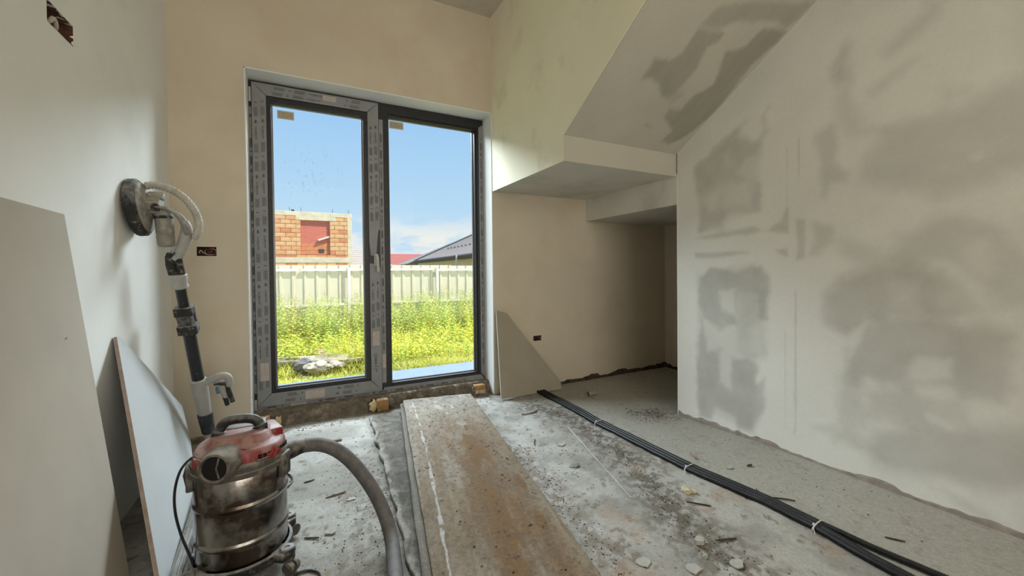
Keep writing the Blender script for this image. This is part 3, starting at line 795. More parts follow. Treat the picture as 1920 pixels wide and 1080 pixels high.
# right stile: film torn away around the handle
film(sash, [(IX1 + 0.003, IZ1 - g), (SX1, SZ1 - g), (SX1, 1.392), (0.546, 1.385), (0.536, 1.30), (0.531, 1.22), (0.515, 1.185), (0.487, 1.190), (0.481, 1.25), (IX1 + 0.003, 1.29)], ys)
film(sash, [(IX1 + 0.003, IZ0 + g), (SX1, SZ0 + g), (SX1, 1.085), (0.552, 1.098), (0.535, 1.100), (0.528, 1.118), (0.478, 1.128), (IX1 + 0.003, 1.12)], ys)
yf = 3.340
film(frame, [(FX0 + 0.004, 0.215), (SX0 - 0.004, 0.215), (SX0 - 0.004, 2.215), (FX0 + 0.004, 2.215)], yf)
film(frame, [(FX0, FZ0), (FX1, FZ0), (1.412, 0.137), (0.575, 0.137), (0.575, SZ0 - 0.004), (FX0 + 0.02, SZ0 - 0.004)], yf)
film(frame, [(0.562, 0.175), (0.594, 0.175), (0.594, 2.265), (0.562, 2.265)], yf)
film(frame, [(1.416, 0.150), (FX1, 0.10), (FX1, 2.36), (1.416, 2.33)], yf)

# the printing on the film
_fc = bpy.data.curves.new('film_text', 'FONT')
_fc.body = 'SALAMANDER'; _fc.size = 1.0; _fc.align_x = 'CENTER'; _fc.align_y = 'CENTER'; _fc.resolution_u = 1; _fc.offset = 0.012
_fo = bpy.data.objects.new('film_text', _fc); SC.collection.objects.link(_fo)
bpy.context.view_layer.update()
_me = _fo.evaluated_get(bpy.context.evaluated_depsgraph_get()).to_mesh()
TXT_V = [v.co.copy() for v in _me.vertices]; TXT_F = [tuple(p.vertices) for p in _me.polygons]
_fo.evaluated_get(bpy.context.evaluated_depsgraph_get()).to_mesh_clear()
bpy.data.objects.remove(_fo); bpy.data.curves.remove(_fc)
TXT_W = max(v.x for v in TXT_V) - min(v.x for v in TXT_V)

def place2d(b, V, F, cx, cz, ang, sx, sz, yy):
    ca, sa = math.cos(ang), math.sin(ang)
    b.add([(cx + ca * p[0] * sx - sa * p[1] * sz, yy, cz + sa * p[0] * sx + ca * p[1] * sz) for p in V], F)

def rect2d(b, cx, cz, w, h, ang, yy):
    place2d(b, [(-w / 2, -h / 2), (w / 2, -h / 2), (w / 2, h / 2), (-w / 2, h / 2)], [(0, 1, 2, 3)], cx, cz, ang, 1, 1, yy)

# small lizard emblem: curved body with four feet
LIZ_V, LIZ_F = [], []
def _liz():
    pts = [(-0.5 + i / 12, 0.16 * math.sin(i / 12 * 6.6), 0.04 + 0.10 * math.sin(math.pi * min(1, i / 12 * 1.12)) ) for i in range(13)]
    for (x_, y_, w_) in pts:
        LIZ_V.extend([(x_, y_ - w_), (x_, y_ + w_)])
    for i in range(12):
        LIZ_F.append((2 * i, 2 * i + 2, 2 * i + 3, 2 * i + 1))
    for (cx, cy, s) in ((-0.12, 0.1, 1), (-0.12, -0.08, -1), (0.25, 0.05, 1), (0.25, -0.1, -1)):
        k = len(LIZ_V)
        LIZ_V.extend([(cx - 0.06, cy), (cx + 0.06, cy), (cx + 0.13, cy + s * 0.30), (cx + 0.02, cy + s * 0.30)])
        LIZ_F.append((k, k + 1, k + 2, k + 3))
_liz()

def film_print(parent, x0, z0, along, length, width, yy, seed, skip=()):
    """repeating print along a strip: name lines, lizards and paragraphs of small type. (x0, z0) centre of the start"""
    rnd = random.Random(seed)
    bd, bp = MB(), MB()
    ang = 0.0 if along == 'x' else -math.pi / 2
    def P(s, t):
        return (x0 + s, z0 + t) if along == 'x' else (x0 + t, z0 + s)
    cols = (-0.24, 0.24) if width > 0.05 else (0.0,)
    s = rnd.uniform(0.0, 0.05)
    while s < length:
        for kind, ln in (('para', 0.085), ('dash', 0.028), ('para', 0.085), ('name', 0.105), ('liz', 0.038)):
            c = s + ln / 2
            if c + ln / 2 > length:
                s += ln; continue
            if not any(a < c < e for a, e in skip):
                for q, t in enumerate(cols):
                    jit = (0.006 if q else -0.006)
                    px, pz = P(c + jit, t * width)
                    if kind == 'name':
                        place2d(bd, TXT_V, TXT_F, px, pz, ang, 0.088 / TXT_W, 0.0135, yy)
                        u1, u2 = P(c + jit, t * width - 0.0105)
                        rect2d(bp, u1, u2, 0.05, 0.0016, ang, yy)
                    elif kind == 'liz':
                        place2d(bd, LIZ_V, LIZ_F, px, pz, ang + 0.5, 0.026, 0.026, yy)
                    elif kind == 'dash':
                        rect2d(bd, px, pz, 0.005, 0.014, ang, yy)
                    else:
                        for r in range(6):
                            o1, o2 = P(c + jit + rnd.uniform(-0.003, 0.003), t * width + (r - 2.5) * 0.0040 * min(1, width / 0.05))
                            rect2d(bp, o1, o2, 0.066 + rnd.uniform(-0.012, 0.006), 0.0026, ang, yy)
            s += ln + 0.008
    if bd.v: bd.build('film_print', m_print, parent)
    if bp.v: bp.build('film_print', m_print2, parent)

yt = ys - 0.0022
film_print(sash, (SX0 + IX0) / 2 - 0.001, IZ0 + 0.02, 'z', 2.05, 0.085, yt, 1, skip=((0.07, 0.24),))
film_print(sash, IX0 + 0.03, (SZ0 + IZ0) / 2, 'x', 0.62, 0.085, yt, 2, skip=((0.16, 0.33),))
film_print(sash, IX0 + 0.02, (SZ1 + IZ1) / 2, 'x', 0.62, 0.080, yt, 3, skip=((0.32, 0.46),))
film_print(sash, (SX1 + IX1) / 2 + 0.001, IZ0 + 0.01, 'z', 0.85, 0.080, yt, 4, skip=((0.02, 0.22), (0.25, 0.40)))
film_print(sash, (SX1 + IX1) / 2 + 0.001, 1.42, 'z', 0.86, 0.080, yt, 5)
yt = yf - 0.0022
film_print(frame, FX0 + 0.012, 0.24, 'z', 1.95, 0.024, yt, 6)
film_print(frame, -0.25, 0.106, 'x', 1.60, 0.024, yt, 7, skip=((0.15, 0.30),))
film_print(frame, 0.578, 0.42, 'z', 1.80, 0.028, yt, 8)
film_print(frame, 1.436, 0.20, 'z', 2.05, 0.030, yt, 9)

def sticker(parent, x0, x1, z0, z1, yy, m, lines=3, rim=None, th=0.0006):
    b = MB(); b.box(x0, x1, yy - th, yy, z0, z1)
    o = b.build('sticker', m, parent)
    if rim:
        b = MB(); b.box(x0 - rim, x1 + rim, yy - th * 0.5, yy + 0.0001, z0 - rim, z1 + rim)
        b.build('sticker', m_rim, parent)
    bp = MB()
    vert = (z1 - z0) > (x1 - x0)
    for k in range(lines):
        t = (k + 0.7) / (lines + 0.4)
        if vert:
            rect2d(bp, x0 + t * (x1 - x0), (z0 + z1) / 2 + (0.012 if k % 2 else -0.006), 0.0022, (z1 - z0) * (0.72 if k % 2 else 0.5), 0, yy - th - 0.0003)
        else:
            rect2d(bp, (x0 + x1) / 2 + (0.008 if k % 2 else -0.006), z0 + t * (z1 - z0), (x1 - x0) * (0.72 if k % 2 else 0.5), 0.0022, 0, yy - th - 0.0003)
    bp.build('sticker_print', mat_label_ink, parent)
mat_label_ink = mat('label_ink', (0.30, 0.25, 0.22), 0.7, var=0.05)
sticker(sash, 0.164, 0.254, 2.333, 2.370, 3.3197, m_label)
sticker(sash, -0.262, -0.210, 0.302, 0.428, 3.3197, m_label)
sticker(sash, 0.014, 0.142, 0.135, 0.196, 3.3197, m_label, 4)
sticker(sash, 0.492, 0.542, 0.482, 0.592, 3.3197, m_label)
sticker(frame, -0.081, 0.020, 0.090, 0.117, 3.3377, m_label, 2)
sticker(frame, 0.563, 0.592, 0.296, 0.405, 3.3377, m_label, 2)
sticker(frame, -0.302, -0.289, 1.995, 2.120, 3.3377, mat('brown_tape_scrap', (0.36, 0.26, 0.17), 0.8, var=0.1), 1)
sticker(pane_l, -0.128, -0.031, 2.172, 2.222, 3.3635, m_label2, 3, rim=0.006)
sticker(pane_r, 0.660, 0.764, 2.232, 2.282, 3.3935, m_label2, 3, rim=0.006)
# handwriting in black marker on the right stile
b = MB()
def pen(pts, r=0.0022):
    b.tube([(x_, 3.3202, z_) for x_, z_ in pts], r, n=5)
zc = 0.404
pen([(0.512 + 0.012 * math.cos(a), zc + 0.011 * math.sin(a)) for a in np.linspace(0.2, 6.2, 12)])
for k in range(4):
    z_ = zc - 0.020 - 0.014 * k
    pen([(0.502, z_), (0.520 - 0.003 * (k % 2), z_ - 0.003), (0.518, z_ - 0.008), (0.505, z_ - 0.010)], 0.0018)
pen([(0.500, zc - 0.086), (0.530, zc - 0.090)], 0.002)
pen([(0.505, zc - 0.105), (0.522, zc - 0.112), (0.512, zc - 0.124), (0.524, zc - 0.130)], 0.002)
b.build('handwriting', m_print, sash)
# lever handle with rose, pointing down
b = MB()
b.box(0.508, 0.536, 3.310, 3.321, 1.105, 1.205, c=0.004)
b.tube(spline([(0.522, 3.312, 1.190), (0.522, 3.275, 1.192), (0.526, 3.262, 1.176), (0.530, 3.262, 1.12), (0.531, 3.266, 1.060)], 8), [0.0105] * 20 + [0.0095] * 13, n=12, flat=0.8)
b.build('handle', m_handle, sash, smooth=True)
# hinge covers on the left, top and bottom
for z0, z1 in ((2.245, 2.345), (0.100, 0.175)):
    b = MB(); b.box(-0.301, -0.287, 3.318, 3.342, z0, z1, c=0.003)
    b.build('hinge', mat('white_hinge_cover', (0.42, 0.38, 0.36), 0.5, var=0.05) if 'white_hinge_cover' not in MATS else MATS['white_hinge_cover'], frame, smooth=True)

# ================================================================== boards leaning on the left
m_paper = mat('grey_board_paper', (0.42, 0.375, 0.31), 0.92, var=0.04, scale=6, bump=0.05, stain=(0.42, 0.37, 0.29), stain_scale=4, stain_cut=(0.5, 0.75), stain_amt=0.5)
m_white_paper = mat('white_board_paper', (0.48, 0.485, 0.475), 0.9, var=0.03, scale=6, bump=0.05)
m_core = mat('gypsum_core', (0.37, 0.275, 0.225), 0.95, var=0.15, scale=40, bump=0.5)
m_core_w = mat('pale_gypsum_core', (0.60, 0.53, 0.43), 0.95, var=0.1, scale=40, bump=0.4)
m_ink = mat('pencil_mark', (0.12, 0.10, 0.09), 0.8)

def board(name, face_poly, nrm, thick, m_face, m_edge, label, cat, group=None, back=None):
    """sheet from its room-side outline; edges are the bare core, a child of its own"""
    n = Vector(nrm).normalized()
    P = [Vector(p) for p in face_poly]
    c = sum(P, Vector()) / len(P)
    root = thing(name, (c.x, c.y, 0.0), label, cat, group)
    b = MB(); b.prism(P, (0, 0, 0), -n * 0.0008)
    b.prism([p - n * thick for p in P], (0, 0, 0), n * 0.0008)
    b.build('paper_face', m_face, root)
    cc = [p + (c - p) * 0.0012 for p in P]
    b = MB(); b.prism(cc, -n * 0.0007, -n * (thick - 0.0007))
    b.build('gypsum_core', m_edge, root)
    return root

def lean(y, z, xb, xt, ht):
    return (xb + (xt - xb) * z / ht, y, z)
# big sheet near the viewer: top edge against the wall at 1.26 m
ht = 1.262
fl = 0.0
A = [lean(0.55, fl, -0.548, XL + 0.016, ht), lean(1.867, fl, -0.548, XL + 0.016, ht), lean(1.867, 1.255, -0.548, XL + 0.016, ht), lean(0.55, 1.268, -0.548, XL + 0.016, ht)]
nA = Vector((ht, 0, 0.157)).normalized()
bA = board('drywall_sheet', A, nA, 0.0125, m_paper, m_core_w, 'large grey-beige drywall sheet leaning on the left wall in the foreground', 'drywall')
b = MB(); b.box(-0.0030, 0.0030, -0.0030, 0.0030, 0, 0.0006)
pm = lean(1.735, 0.86, -0.548, XL + 0.016, ht)
bb = MB(); V = [(pm[0] + 0.0015, pm[1] + dy, pm[2] + dz) for dy, dz in ((-0.004, 0.002), (0.0, -0.003), (0.005, 0.004), (0.001, 0.001))]
bb.prism(V, (0, 0, 0), (0.0008, 0, 0)); bb.build('pencil_mark', m_ink, bA)
# white offcut with its brown core towards the viewer
Bp = [(-0.403, 1.649, 0.0), (-0.489, 2.534, 0.0), (-0.552, 2.787, 0.135), (-0.613, 2.917, 0.305), (-0.692, 2.320, 0.787), (-0.690, 2.274, 0.796)]
nB = (Vector(Bp[1]) - Vector(Bp[0])).cross(Vector(Bp[5]) - Vector(Bp[0]))
if nB.x < 0: nB = -nB
board('drywall_offcut', Bp, nB, 0.0125, m_white_paper, m_core, 'white drywall offcut with a sloping top and brown core edge, behind the vacuum cleaner', 'drywall')
# grey offcut at the niche
Np = [(1.448, 2.998, 0.0), (2.047, 2.998, 0.0), (2.043, 2.998 + 0.068 * 0.19, 0.068), (1.572, 2.998 + 0.69 * 0.19, 0.69), (1.474, 2.998 + 0.722 * 0.19, 0.722)]
nN = (Vector(Np[1]) - Vector(Np[0])).cross(Vector(Np[4]) - Vector(Np[0]))
if nN.y > 0: nN = -nN
m_paper_d = mat('grey_brown_board_paper', (0.335, 0.295, 0.225), 0.92, var=0.05, scale=6, bump=0.05)
board('drywall_offcut', Np, nN, 0.0125, m_paper_d, m_core_w, 'triangular grey drywall offcut leaning at the mouth of the stair niche', 'drywall')

# ================================================================== electrical recesses
m_conduit = mat('beige_flexible_conduit', (0.46, 0.41, 0.33), 0.7, var=0.1, scale=60, bump=0.3)
m_wire_b = mat('black_wire', (0.02, 0.02, 0.02), 0.5)
m_wire_r = mat('dull_red_wire', (0.17, 0.045, 0.04), 0.6)
m_wire_g = mat('grey_wire', (0.40, 0.36, 0.31), 0.6)

def recess(name, axis, pos, back, box, label, rough=0.003):
    """chiselled brick hole with rubble sides: five inner faces"""
    u0, u1, v0, v1 = box
    P = (lambda d, u, v: (d, u, v)) if axis == 0 else (lambda d, u, v: (u, d, v))
    root = thing(name, P(pos, (u0 + u1) / 2, v0), label, 'junction box')
    rnd = random.Random(len(label))
    n = 14
    loop = [(u0 + (u1 - u0) * i / n, v0) for i in range(n)] + [(u1, v0 + (v1 - v0) * i / 6) for i in range(6)] + \
           [(u1 - (u1 - u0) * i / n, v1) for i in range(n)] + [(u0, v1 - (v1 - v0) * i / 6) for i in range(6)]
    cu, cv = (u0 + u1) / 2, (v0 + v1) / 2
    rings = []
    for t, s in ((-0.0015, 1.0), (0.3, 0.97), (0.7, 0.95), (1.0, 0.93)):
        rings.append([P(pos + (back - pos) * t, cu + (u - cu) * s + rnd.uniform(-rough, rough), cv + (v - cv) * s + rnd.uniform(-rough, rough)) for u, v in loop])
    V = [p for r in rings for p in r]; k = len(loop); F = []
    for i in range(3):
        for j in range(k):
            F.append((i * k + j, i * k + (j + 1) % k, (i + 1) * k + (j + 1) % k, (i + 1) * k + j))
    F.append(tuple(range(3 * k, 4 * k)))
    b = MB(); b.add(V, F); b.build('masonry_recess', m_dark, root)
    return root
r1 = recess('wall_box', 0, XL, XL - 0.06, LEFT_BOX, 'open brown wall recess with a conduit loop, high on the left wall')
b = MB()
path = resample(spline([(XL - 0.05, 1.868, 1.885), (XL - 0.012, 1.872, 1.880), (XL - 0.006, 1.893, 1.902), (XL - 0.012, 1.922, 1.885), (XL - 0.03, 1.930, 1.868)], 10), 0.0025)
b.tube(path, [0.0062 + 0.0012 * (i % 2) for i in range(len(path))], n=8)
b.build('conduit_loop', m_conduit, r1, smooth=True)
b = MB(); b.tube(spline([(XL - 0.05, 1.895, 1.90), (XL - 0.012, 1.895, 1.893), (XL - 0.02, 1.905, 1.872)], 6), 0.0022, n=6); b.build('wire', m_wire_b, r1, smooth=True)
r2 = recess('wall_box', 1, YD, YD + 0.055, BACK_BOX, 'small socket recess with coiled wires, left of the garden door')
def wires(root, axis, pos, sets):
    for m, r, pts in sets:
        b = MB(); b.tube(spline([((pos + d, u, v) if axis == 0 else (u, pos + d, v)) for u, d, v in pts], 8), r, n=7)
        b.build('wire', m, root, smooth=True)
wires(r2, 1, YD, (
    (m_wire_g, 0.0035, [(-0.566, 0.04, 1.186), (-0.566, 0.008, 1.192), (-0.556, 0.004, 1.206), (-0.546, 0.010, 1.190), (-0.535, 0.04, 1.180)]),
    (m_wire_g, 0.0030, [(-0.532, 0.04, 1.216), (-0.538, 0.006, 1.200), (-0.526, 0.005, 1.180), (-0.505, 0.008, 1.178), (-0.484, 0.04, 1.182)]),
    (m_wire_r, 0.0045, [(-0.522, 0.03, 1.205), (-0.515, 0.006, 1.216), (-0.497, 0.005, 1.206), (-0.508, 0.004, 1.192), (-0.522, 0.010, 1.198), (-0.510, 0.03, 1.21)]),
    (m_wire_g, 0.0025, [(-0.515, 0.04, 1.222), (-0.497, 0.008, 1.220), (-0.482, 0.006, 1.208), (-0.486, 0.04, 1.195)])))
r3 = recess('wall_box', 1, YD, YD + 0.055, NICHE_BOX, 'small dark socket recess low in the niche wall', rough=0.006)
wires(r3, 1, YD, (
    (m_wire_b, 0.004, [(1.866, 0.04, 0.45), (1.874, 0.006, 0.448), (1.895, 0.004, 0.436), (1.915, 0.006, 0.446), (1.93, 0.04, 0.436)]),
    (m_wire_g, 0.0022, [(1.915, 0.03, 0.452), (1.925, -0.002, 0.446), (1.938, -0.004, 0.434), (1.936, 0.03, 0.428)])))

# ================================================================== formwork boards on the floor
def plank(name, TL, TR, BL, BR, ztop, th, colour, label, group, nu=90, nv=300, rag=(0.0, 0.0), seed=0, m=None, relief=0.0016):
    """board between four floor corners (far left, far right, near left, near right)"""
    t = np.linspace(0, 1, nv); s = np.linspace(0, 1, nu)
    Sg, Tg = np.meshgrid(s, t, indexing='ij')
    L = np.array(TL)[None, None] * (1 - Tg[..., None]) + np.array(BL)[None, None] * Tg[..., None]
    R = np.array(TR)[None, None] * (1 - Tg[..., None]) + np.array(BR)[None, None] * Tg[..., None]
    P = L * (1 - Sg[..., None]) + R * Sg[..., None]
    length = np.hypot(TL[0] - BL[0], TL[1] - BL[1]); width = np.hypot(TR[0] - TL[0], TR[1] - TL[1])
    rl = (fbm(Tg * length * 9, Tg * 0 + 2, 200 + seed, 4) - 0.5) * 2 * rag[0] * (1 - Sg) ** 6
    rr = (fbm(Tg * length * 9, Tg * 0 + 8, 210 + seed, 4) - 0.5) * 2 * rag[1] * Sg ** 6
    re = (fbm(Sg * width * 12, Sg * 0 + 5, 220 + seed, 3) - 0.5) * 0.014 * (1 - Tg) ** 40
    X = P[..., 0] + rl + rr; Y = P[..., 1] + re
    A = Sg * width; Bq = Tg * length
    Z = ztop + (fbm(A * 16, Bq * 2.2, 230 + seed, 3) - 0.5) * 2 * relief - 0.003 * (np.abs(Sg - 0.5) * 2) ** 12
    col = colour(A, Bq, width, length)
    V = np.stack([X, Y, Z], -1).reshape(-1, 3)
    c = col.reshape(-1, 3)
    Q = grid_quads(nu, nv)[:, ::-1]
    # skirt and underside
    edge = [i * nv for i in range(nu)] + [(nu - 1) * nv + j for j in range(1, nv)] + [i * nv + nv - 1 for i in range(nu - 2, -1, -1)] + [j for j in range(nv - 2, 0, -1)]
    k = len(V); e = np.array(edge)
    V2 = V[e].copy(); V2[:, 2] = ztop - th
    V = np.vstack([V, V2]); c = np.vstack([c, c[e] * 0.55 + np.array([0.05, 0.04, 0.03])])
    n = len(e)
    side = np.stack([e, np.roll(e, -1), k + (np.arange(n) + 1) % n, k + np.arange(n)], 1)
    me = mesh_quads(name, V, np.vstack([Q, side]), False, c)
    bm = bmesh.new(); bm.from_mesh(me); bm.verts.ensure_lookup_table()
    bm.faces.new([bm.verts[k + i] for i in range(n - 1, -1, -1)])
    bmesh.ops.recalc_face_normals(bm, faces=bm.faces[:])
    bm.to_mesh(me); bm.free()
    o = link(name, me, m)
    o.modifiers.new('w', 'WEIGHTED_NORMAL') if False else None
    return tag(o, label, 'plank', group)

m_plank = mat('weathered_board', None, 0.88, var=0.30, scale=60, vcol=True, bump=0.8, bscale=90, spec=0.25)
def col_top(A, B, w, l):
    s = A / w
    c = np.array([0.405, 0.345, 0.265])[None, None] * (0.78 + 0.45 * fbm(A * 9, B * 4, 301, 5))[..., None]
    def mx(colr, m):
        nonlocal c
        c = c * (1 - m[..., None]) + np.array(colr)[None, None] * m[..., None]
    far = sstep(0.75, 0.1, B)
    mx((0.52, 0.50, 0.45), 0.55 * far * (0.5 + 0.6 * fbm(A * 10, B * 6, 302, 4)))
    # rusty brown soak marks, streaky along the board
    mid = np.exp(-((s - 0.60) / 0.33) ** 2) * sstep(0.25, 0.9, B)
    rust = sstep(0.33, 0.60, fbm(A * 11, B * 1.9, 303, 5)) * mid
    mx((0.270, 0.155, 0.060), 0.95 * rust)
    st = sstep(0.50, 0.72, fbm(A * 30, B * 1.2, 304, 4)) * sstep(0.2, 0.7, B) * np.exp(-((s - 0.55) / 0.33) ** 2)
    mx((0.27, 0.165, 0.075), 0.55 * st)
    for (sa, bb, ra, rb, k) in ((0.88, 1.42, 0.05, 0.10, 0.9), (0.66, 1.16, 0.10, 0.22, 0.7), (0.84, 1.72, 0.05, 0.08, 0.7), (0.60, 0.85, 0.08, 0.2, 0.6), (0.50, 1.95, 0.12, 0.25, 0.7)):
        d = np.hypot((s - sa) / ra, (B - bb) / rb) + (fbm(A * 20, B * 12, 305, 4) - 0.5) * 1.2
        mx((0.265, 0.145, 0.045), k * sstep(1.0, 0.4, d))
    pale = sstep(0.52, 0.70, fbm(A * 12, B * 5, 306, 4)) * sstep(0.55, 0.3, np.abs(s - 0.3))
    mx((0.50, 0.47, 0.41), 0.5 * pale)
    # dark fastener holes and crumbs
    sp = fbm(A * 46, B * 34, 307, 2)
    mx((0.055, 0.045, 0.035), 0.9 * sstep(0.80, 0.86, sp))
    mx((0.17, 0.13, 0.10), 0.45 * sstep(0.66, 0.80, fbm(A * 45, B * 30, 308, 4)))
    mx((0.20, 0.155, 0.115), 0.45 * sstep(0.52, 0.66, fbm(A * 55, B * 40, 320, 4)))
    mx((0.26, 0.19, 0.12), 0.45 * sstep(0.45, 0.70, fbm(A * 7, B * 3, 318, 5)) * sstep(0.5, 1.2, B))
    mx((0.24, 0.17, 0.105), 0.30 * sstep(0.50, 0.66, fbm(A * 60, B * 3.5, 319, 3)) * sstep(0.3, 1.0, B))
    # dark end with cement splashes
    mx((0.17, 0.17, 0.165), 0.7 * sstep(0.10, 0.02, np.abs(B - 0.035)) * sstep(0.5, 0.62, fbm(A * 24, B * 40, 309, 3)) * sstep(0.85, 0.55, np.abs(s - 0.45) * 2))
    # white filler dribble along the left
    ln = 0.062 + 0.030 * sstep(0.0, 1.9, B) * 0 + 0.014 * np.sin(B * 2.0) + 0.006 * (fbm(B * 14, B * 0 + 4, 310, 3) - 0.5) * 2
    wd = 0.0018 + 0.005 * sstep(0.5, 0.75, fbm(B * 10, B * 0 + 9, 311, 3))
    mx((0.72, 0.72, 0.70), 0.92 * sstep(wd + 0.004, wd, np.abs(A - ln)) * sstep(0.35, 0.5, fbm(A * 30, B * 22, 312, 3) + 0.04) * sstep(0.05, 0.1, B))
    mx((0.66, 0.64, 0.58), 0.7 * sstep(0.70, 0.80, fbm(A * 18, B * 8, 313, 3)) * sstep(1.0, 0.2, B))
    return c * np.array([0.56, 0.54, 0.51])
def col_grey(A, B, w, l):
    c = np.array([0.215, 0.190, 0.150])[None, None] * (0.45 + 1.05 * fbm(A * 14, B * 7, 321, 5))[..., None]
    m = np.clip(sstep(0.56, 0.70, fbm(A * 30, B * 20, 322, 4)) + 0.7 * sstep(0.52, 0.66, fbm(A * 70, B * 48, 325, 3)), 0, 1)[..., None]
    c = c * (1 - 0.7 * m) + np.array([0.09, 0.085, 0.075])[None, None] * 0.7 * m
    e = (sstep(0.045, 0.005, A + 0.03 * (fbm(B * 20, A * 10, 323, 4) - 0.5)) * sstep(0.35, 0.55, fbm(A * 30, B * 12, 324, 4)))[..., None]
    return 0.62 * (c * (1 - 0.8 * e) + np.array([0.50, 0.47, 0.41])[None, None] * 0.8 * e)
def col_mid(A, B, w, l):
    return np.array([0.185, 0.165, 0.135])[None, None] * (0.65 + 0.7 * fbm(A * 30, B * 6, 331, 5))[..., None]
def ext(p, q, y):
    t = (y - p[1]) / (q[1] - p[1]); return (p[0] + (q[0] - p[0]) * t, y)
gl, gr = (0.419, 3.035), (0.800, 3.010)
plank('formwork_board', gl, gr, ext(gl, (0.318, 1.366), 0.42), (0.62, 0.40), 0.030, 0.028, col_grey, 'grey weathered board with a flaking edge, lowest of the stacked boards', 'boards stacked on the floor', nu=80, nv=330, rag=(0.022, 0.004), seed=1, m=m_plank)
ml, mr = (0.652, 3.125), (1.150, 3.020)
plank('formwork_board', ml, mr, ext(ml, (0.337, 1.309), 0.33), (0.640, 0.28), 0.0565, 0.025, col_mid, 'middle board of the stack, only its left edge strip showing', 'boards stacked on the floor', nu=40, nv=200, rag=(0.004, 0.002), seed=2, m=m_plank)
tl, tr = (0.673, 3.108), (1.183, 3.005)
plank('formwork_board', tl, tr, ext(tl, (0.359, 1.26), 0.25), ext(tr, (0.828, 1.0), 0.16), 0.086, 0.027, col_top, 'wide rust-stained top board with a white filler line along its left side', 'boards stacked on the floor', nu=150, nv=560, rag=(0.003, 0.004), seed=3, m=m_plank)

# ================================================================== black conduits along the floor
m_black = mat('black_corrugated_conduit', (0.010, 0.010, 0.011), 0.45, var=0.2, scale=30, spec=0.3, dust=(0.22, 0.21, 0.18), dust_amt=0.07)
cr_ = 0.0125
lines = [
    [(1.80, 3.12), (1.800, 2.90), (1.795, 2.55), (1.778, 2.19), (1.776, 1.80), (1.779, 1.46), (1.806, 1.15), (1.812, 0.95), (1.806, 0.85), (1.785, 0.70), (1.770, 0.55), (1.74, 0.30)],
    [(1.83, 3.12), (1.828, 2.90), (1.822, 2.55), (1.804, 2.19), (1.802, 1.80), (1.805, 1.46), (1.832, 1.15), (1.838, 0.95), (1.832, 0.85), (1.812, 0.70), (1.797, 0.55), (1.768, 0.30)],
    [(1.86, 3.12), (1.856, 2.90), (1.849, 2.55), (1.830, 2.19), (1.828, 1.80), (1.831, 1.46), (1.858, 1.15), (1.864, 0.95), (1.862, 0.85), (1.873, 0.70), (1.895, 0.55), (1.93, 0.30)]]
labs = ['black ribbed conduit on the floor, nearest the boards', 'black ribbed conduit in the middle of the three on the floor', 'black ribbed conduit nearest the right wall, parting from the other two']
for pts, lab in zip(lines, labs):
    P = resample(spline([(x_, y_, 0) for x_, y_ in pts], 14), 0.0034)
    P = [Vector((p.x, p.y, fz(p.x, p.y) + cr_ + 0.001)) for p in P]
    zs_ = np.array([p.z for p in P]); zs_ = np.convolve(np.pad(zs_, 15, mode='edge'), np.ones(31) / 31, 'valid')
    P = [Vector((p.x, p.y, float(z_) + 0.001)) for p, z_ in zip(P, zs_)]
    b = MB(); b.tube(P, [cr_ if i % 2 else cr_ - 0.0022 for i in range(len(P))], n=10)
    tag(b.build('conduit', m_black, smooth=True, angle=180), lab, 'conduit', 'black conduits along the floor')
m_tie = mat('white_cable_tie', (0.66, 0.65, 0.62), 0.5)
for (xa, xb, y_, lab) in ((1.776, 1.832, 2.19, 'white cable tie round the conduits, farthest from the viewer'), (1.777, 1.833, 1.46, 'white cable tie round the conduits, middle one of three'), (1.806, 1.862, 0.875, 'white cable tie where the conduits part, nearest the viewer')):
    z0 = fz((xa + xb) / 2, y_) + cr_
    b = MB()
    loop = [((xa + xb) / 2 + ((xb - xa) / 2 + 0.014) * (abs(math.cos(a)) ** 0.7) * math.copysign(1, math.cos(a)), y_ + 0.003 * math.sin(2 * a), z0 + 0.0155 * (abs(math.sin(a)) ** 0.7) * math.copysign(1, math.sin(a)) + 0.001) for a in np.linspace(0, 2 * math.pi, 30)]
    b.tube(loop, 0.0026, n=6, cap=False, flat=0.8)
    b.box(xa - 0.004, xa + 0.004, y_ - 0.005, y_ + 0.005, z0 + 0.012, z0 + 0.020)
    b.tube([(xa, y_, z0 + 0.016), (xa - 0.016, y_ - 0.006, z0 + 0.006), (xa - 0.026, y_ - 0.016, z0 - 0.006)], 0.0014, n=5)
    tag(b.build('cable_tie', m_tie, smooth=True), lab, 'cable tie', 'ties round the conduits')

# string stretched on the floor
STR_Z = lambda i: fz(1.583, 2.248) + (fz(1.335, 1.40) - fz(1.583, 2.248)) * i / 59
b = MB(); pts = [Vector((1.583 + (1.335 - 1.583) * t, 2.248 + (1.40 - 2.248) * t, 0)) for t in np.linspace(0, 1, 60)]
pts = [Vector((p.x, p.y, fz(p.x, p.y) * 0.25 + 0.75 * STR_Z(i) + 0.003)) for i, p in enumerate(pts)]
b.tube(pts, 0.0019, n=5)
tag(b.build('string_line', m_tie, smooth=True), 'thin white string line lying between boards and conduits', 'string')

# pipe offcut in the niche
px_, py_ = 2.165, 2.735
b = MB(); M = Matrix.Translation((px_, py_, fz(px_, py_) + 0.022)) @ Matrix.Rotation(math.radians(8), 4, 'Z') @ Matrix.Rotation(math.radians(90), 4, 'Y')
b.lathe([(0.0215, -0.04), (0.0215, 0.04), (0.0185, 0.04), (0.0185, -0.04), (0.0215, -0.04)], n=24, M=M, caps=(False, False))
tag(b.build('pipe_offcut', mat('grey_pipe', (0.26, 0.25, 0.215), 0.6, var=0.1), smooth=True), 'short grey pipe offcut on the niche floor', 'pipe')

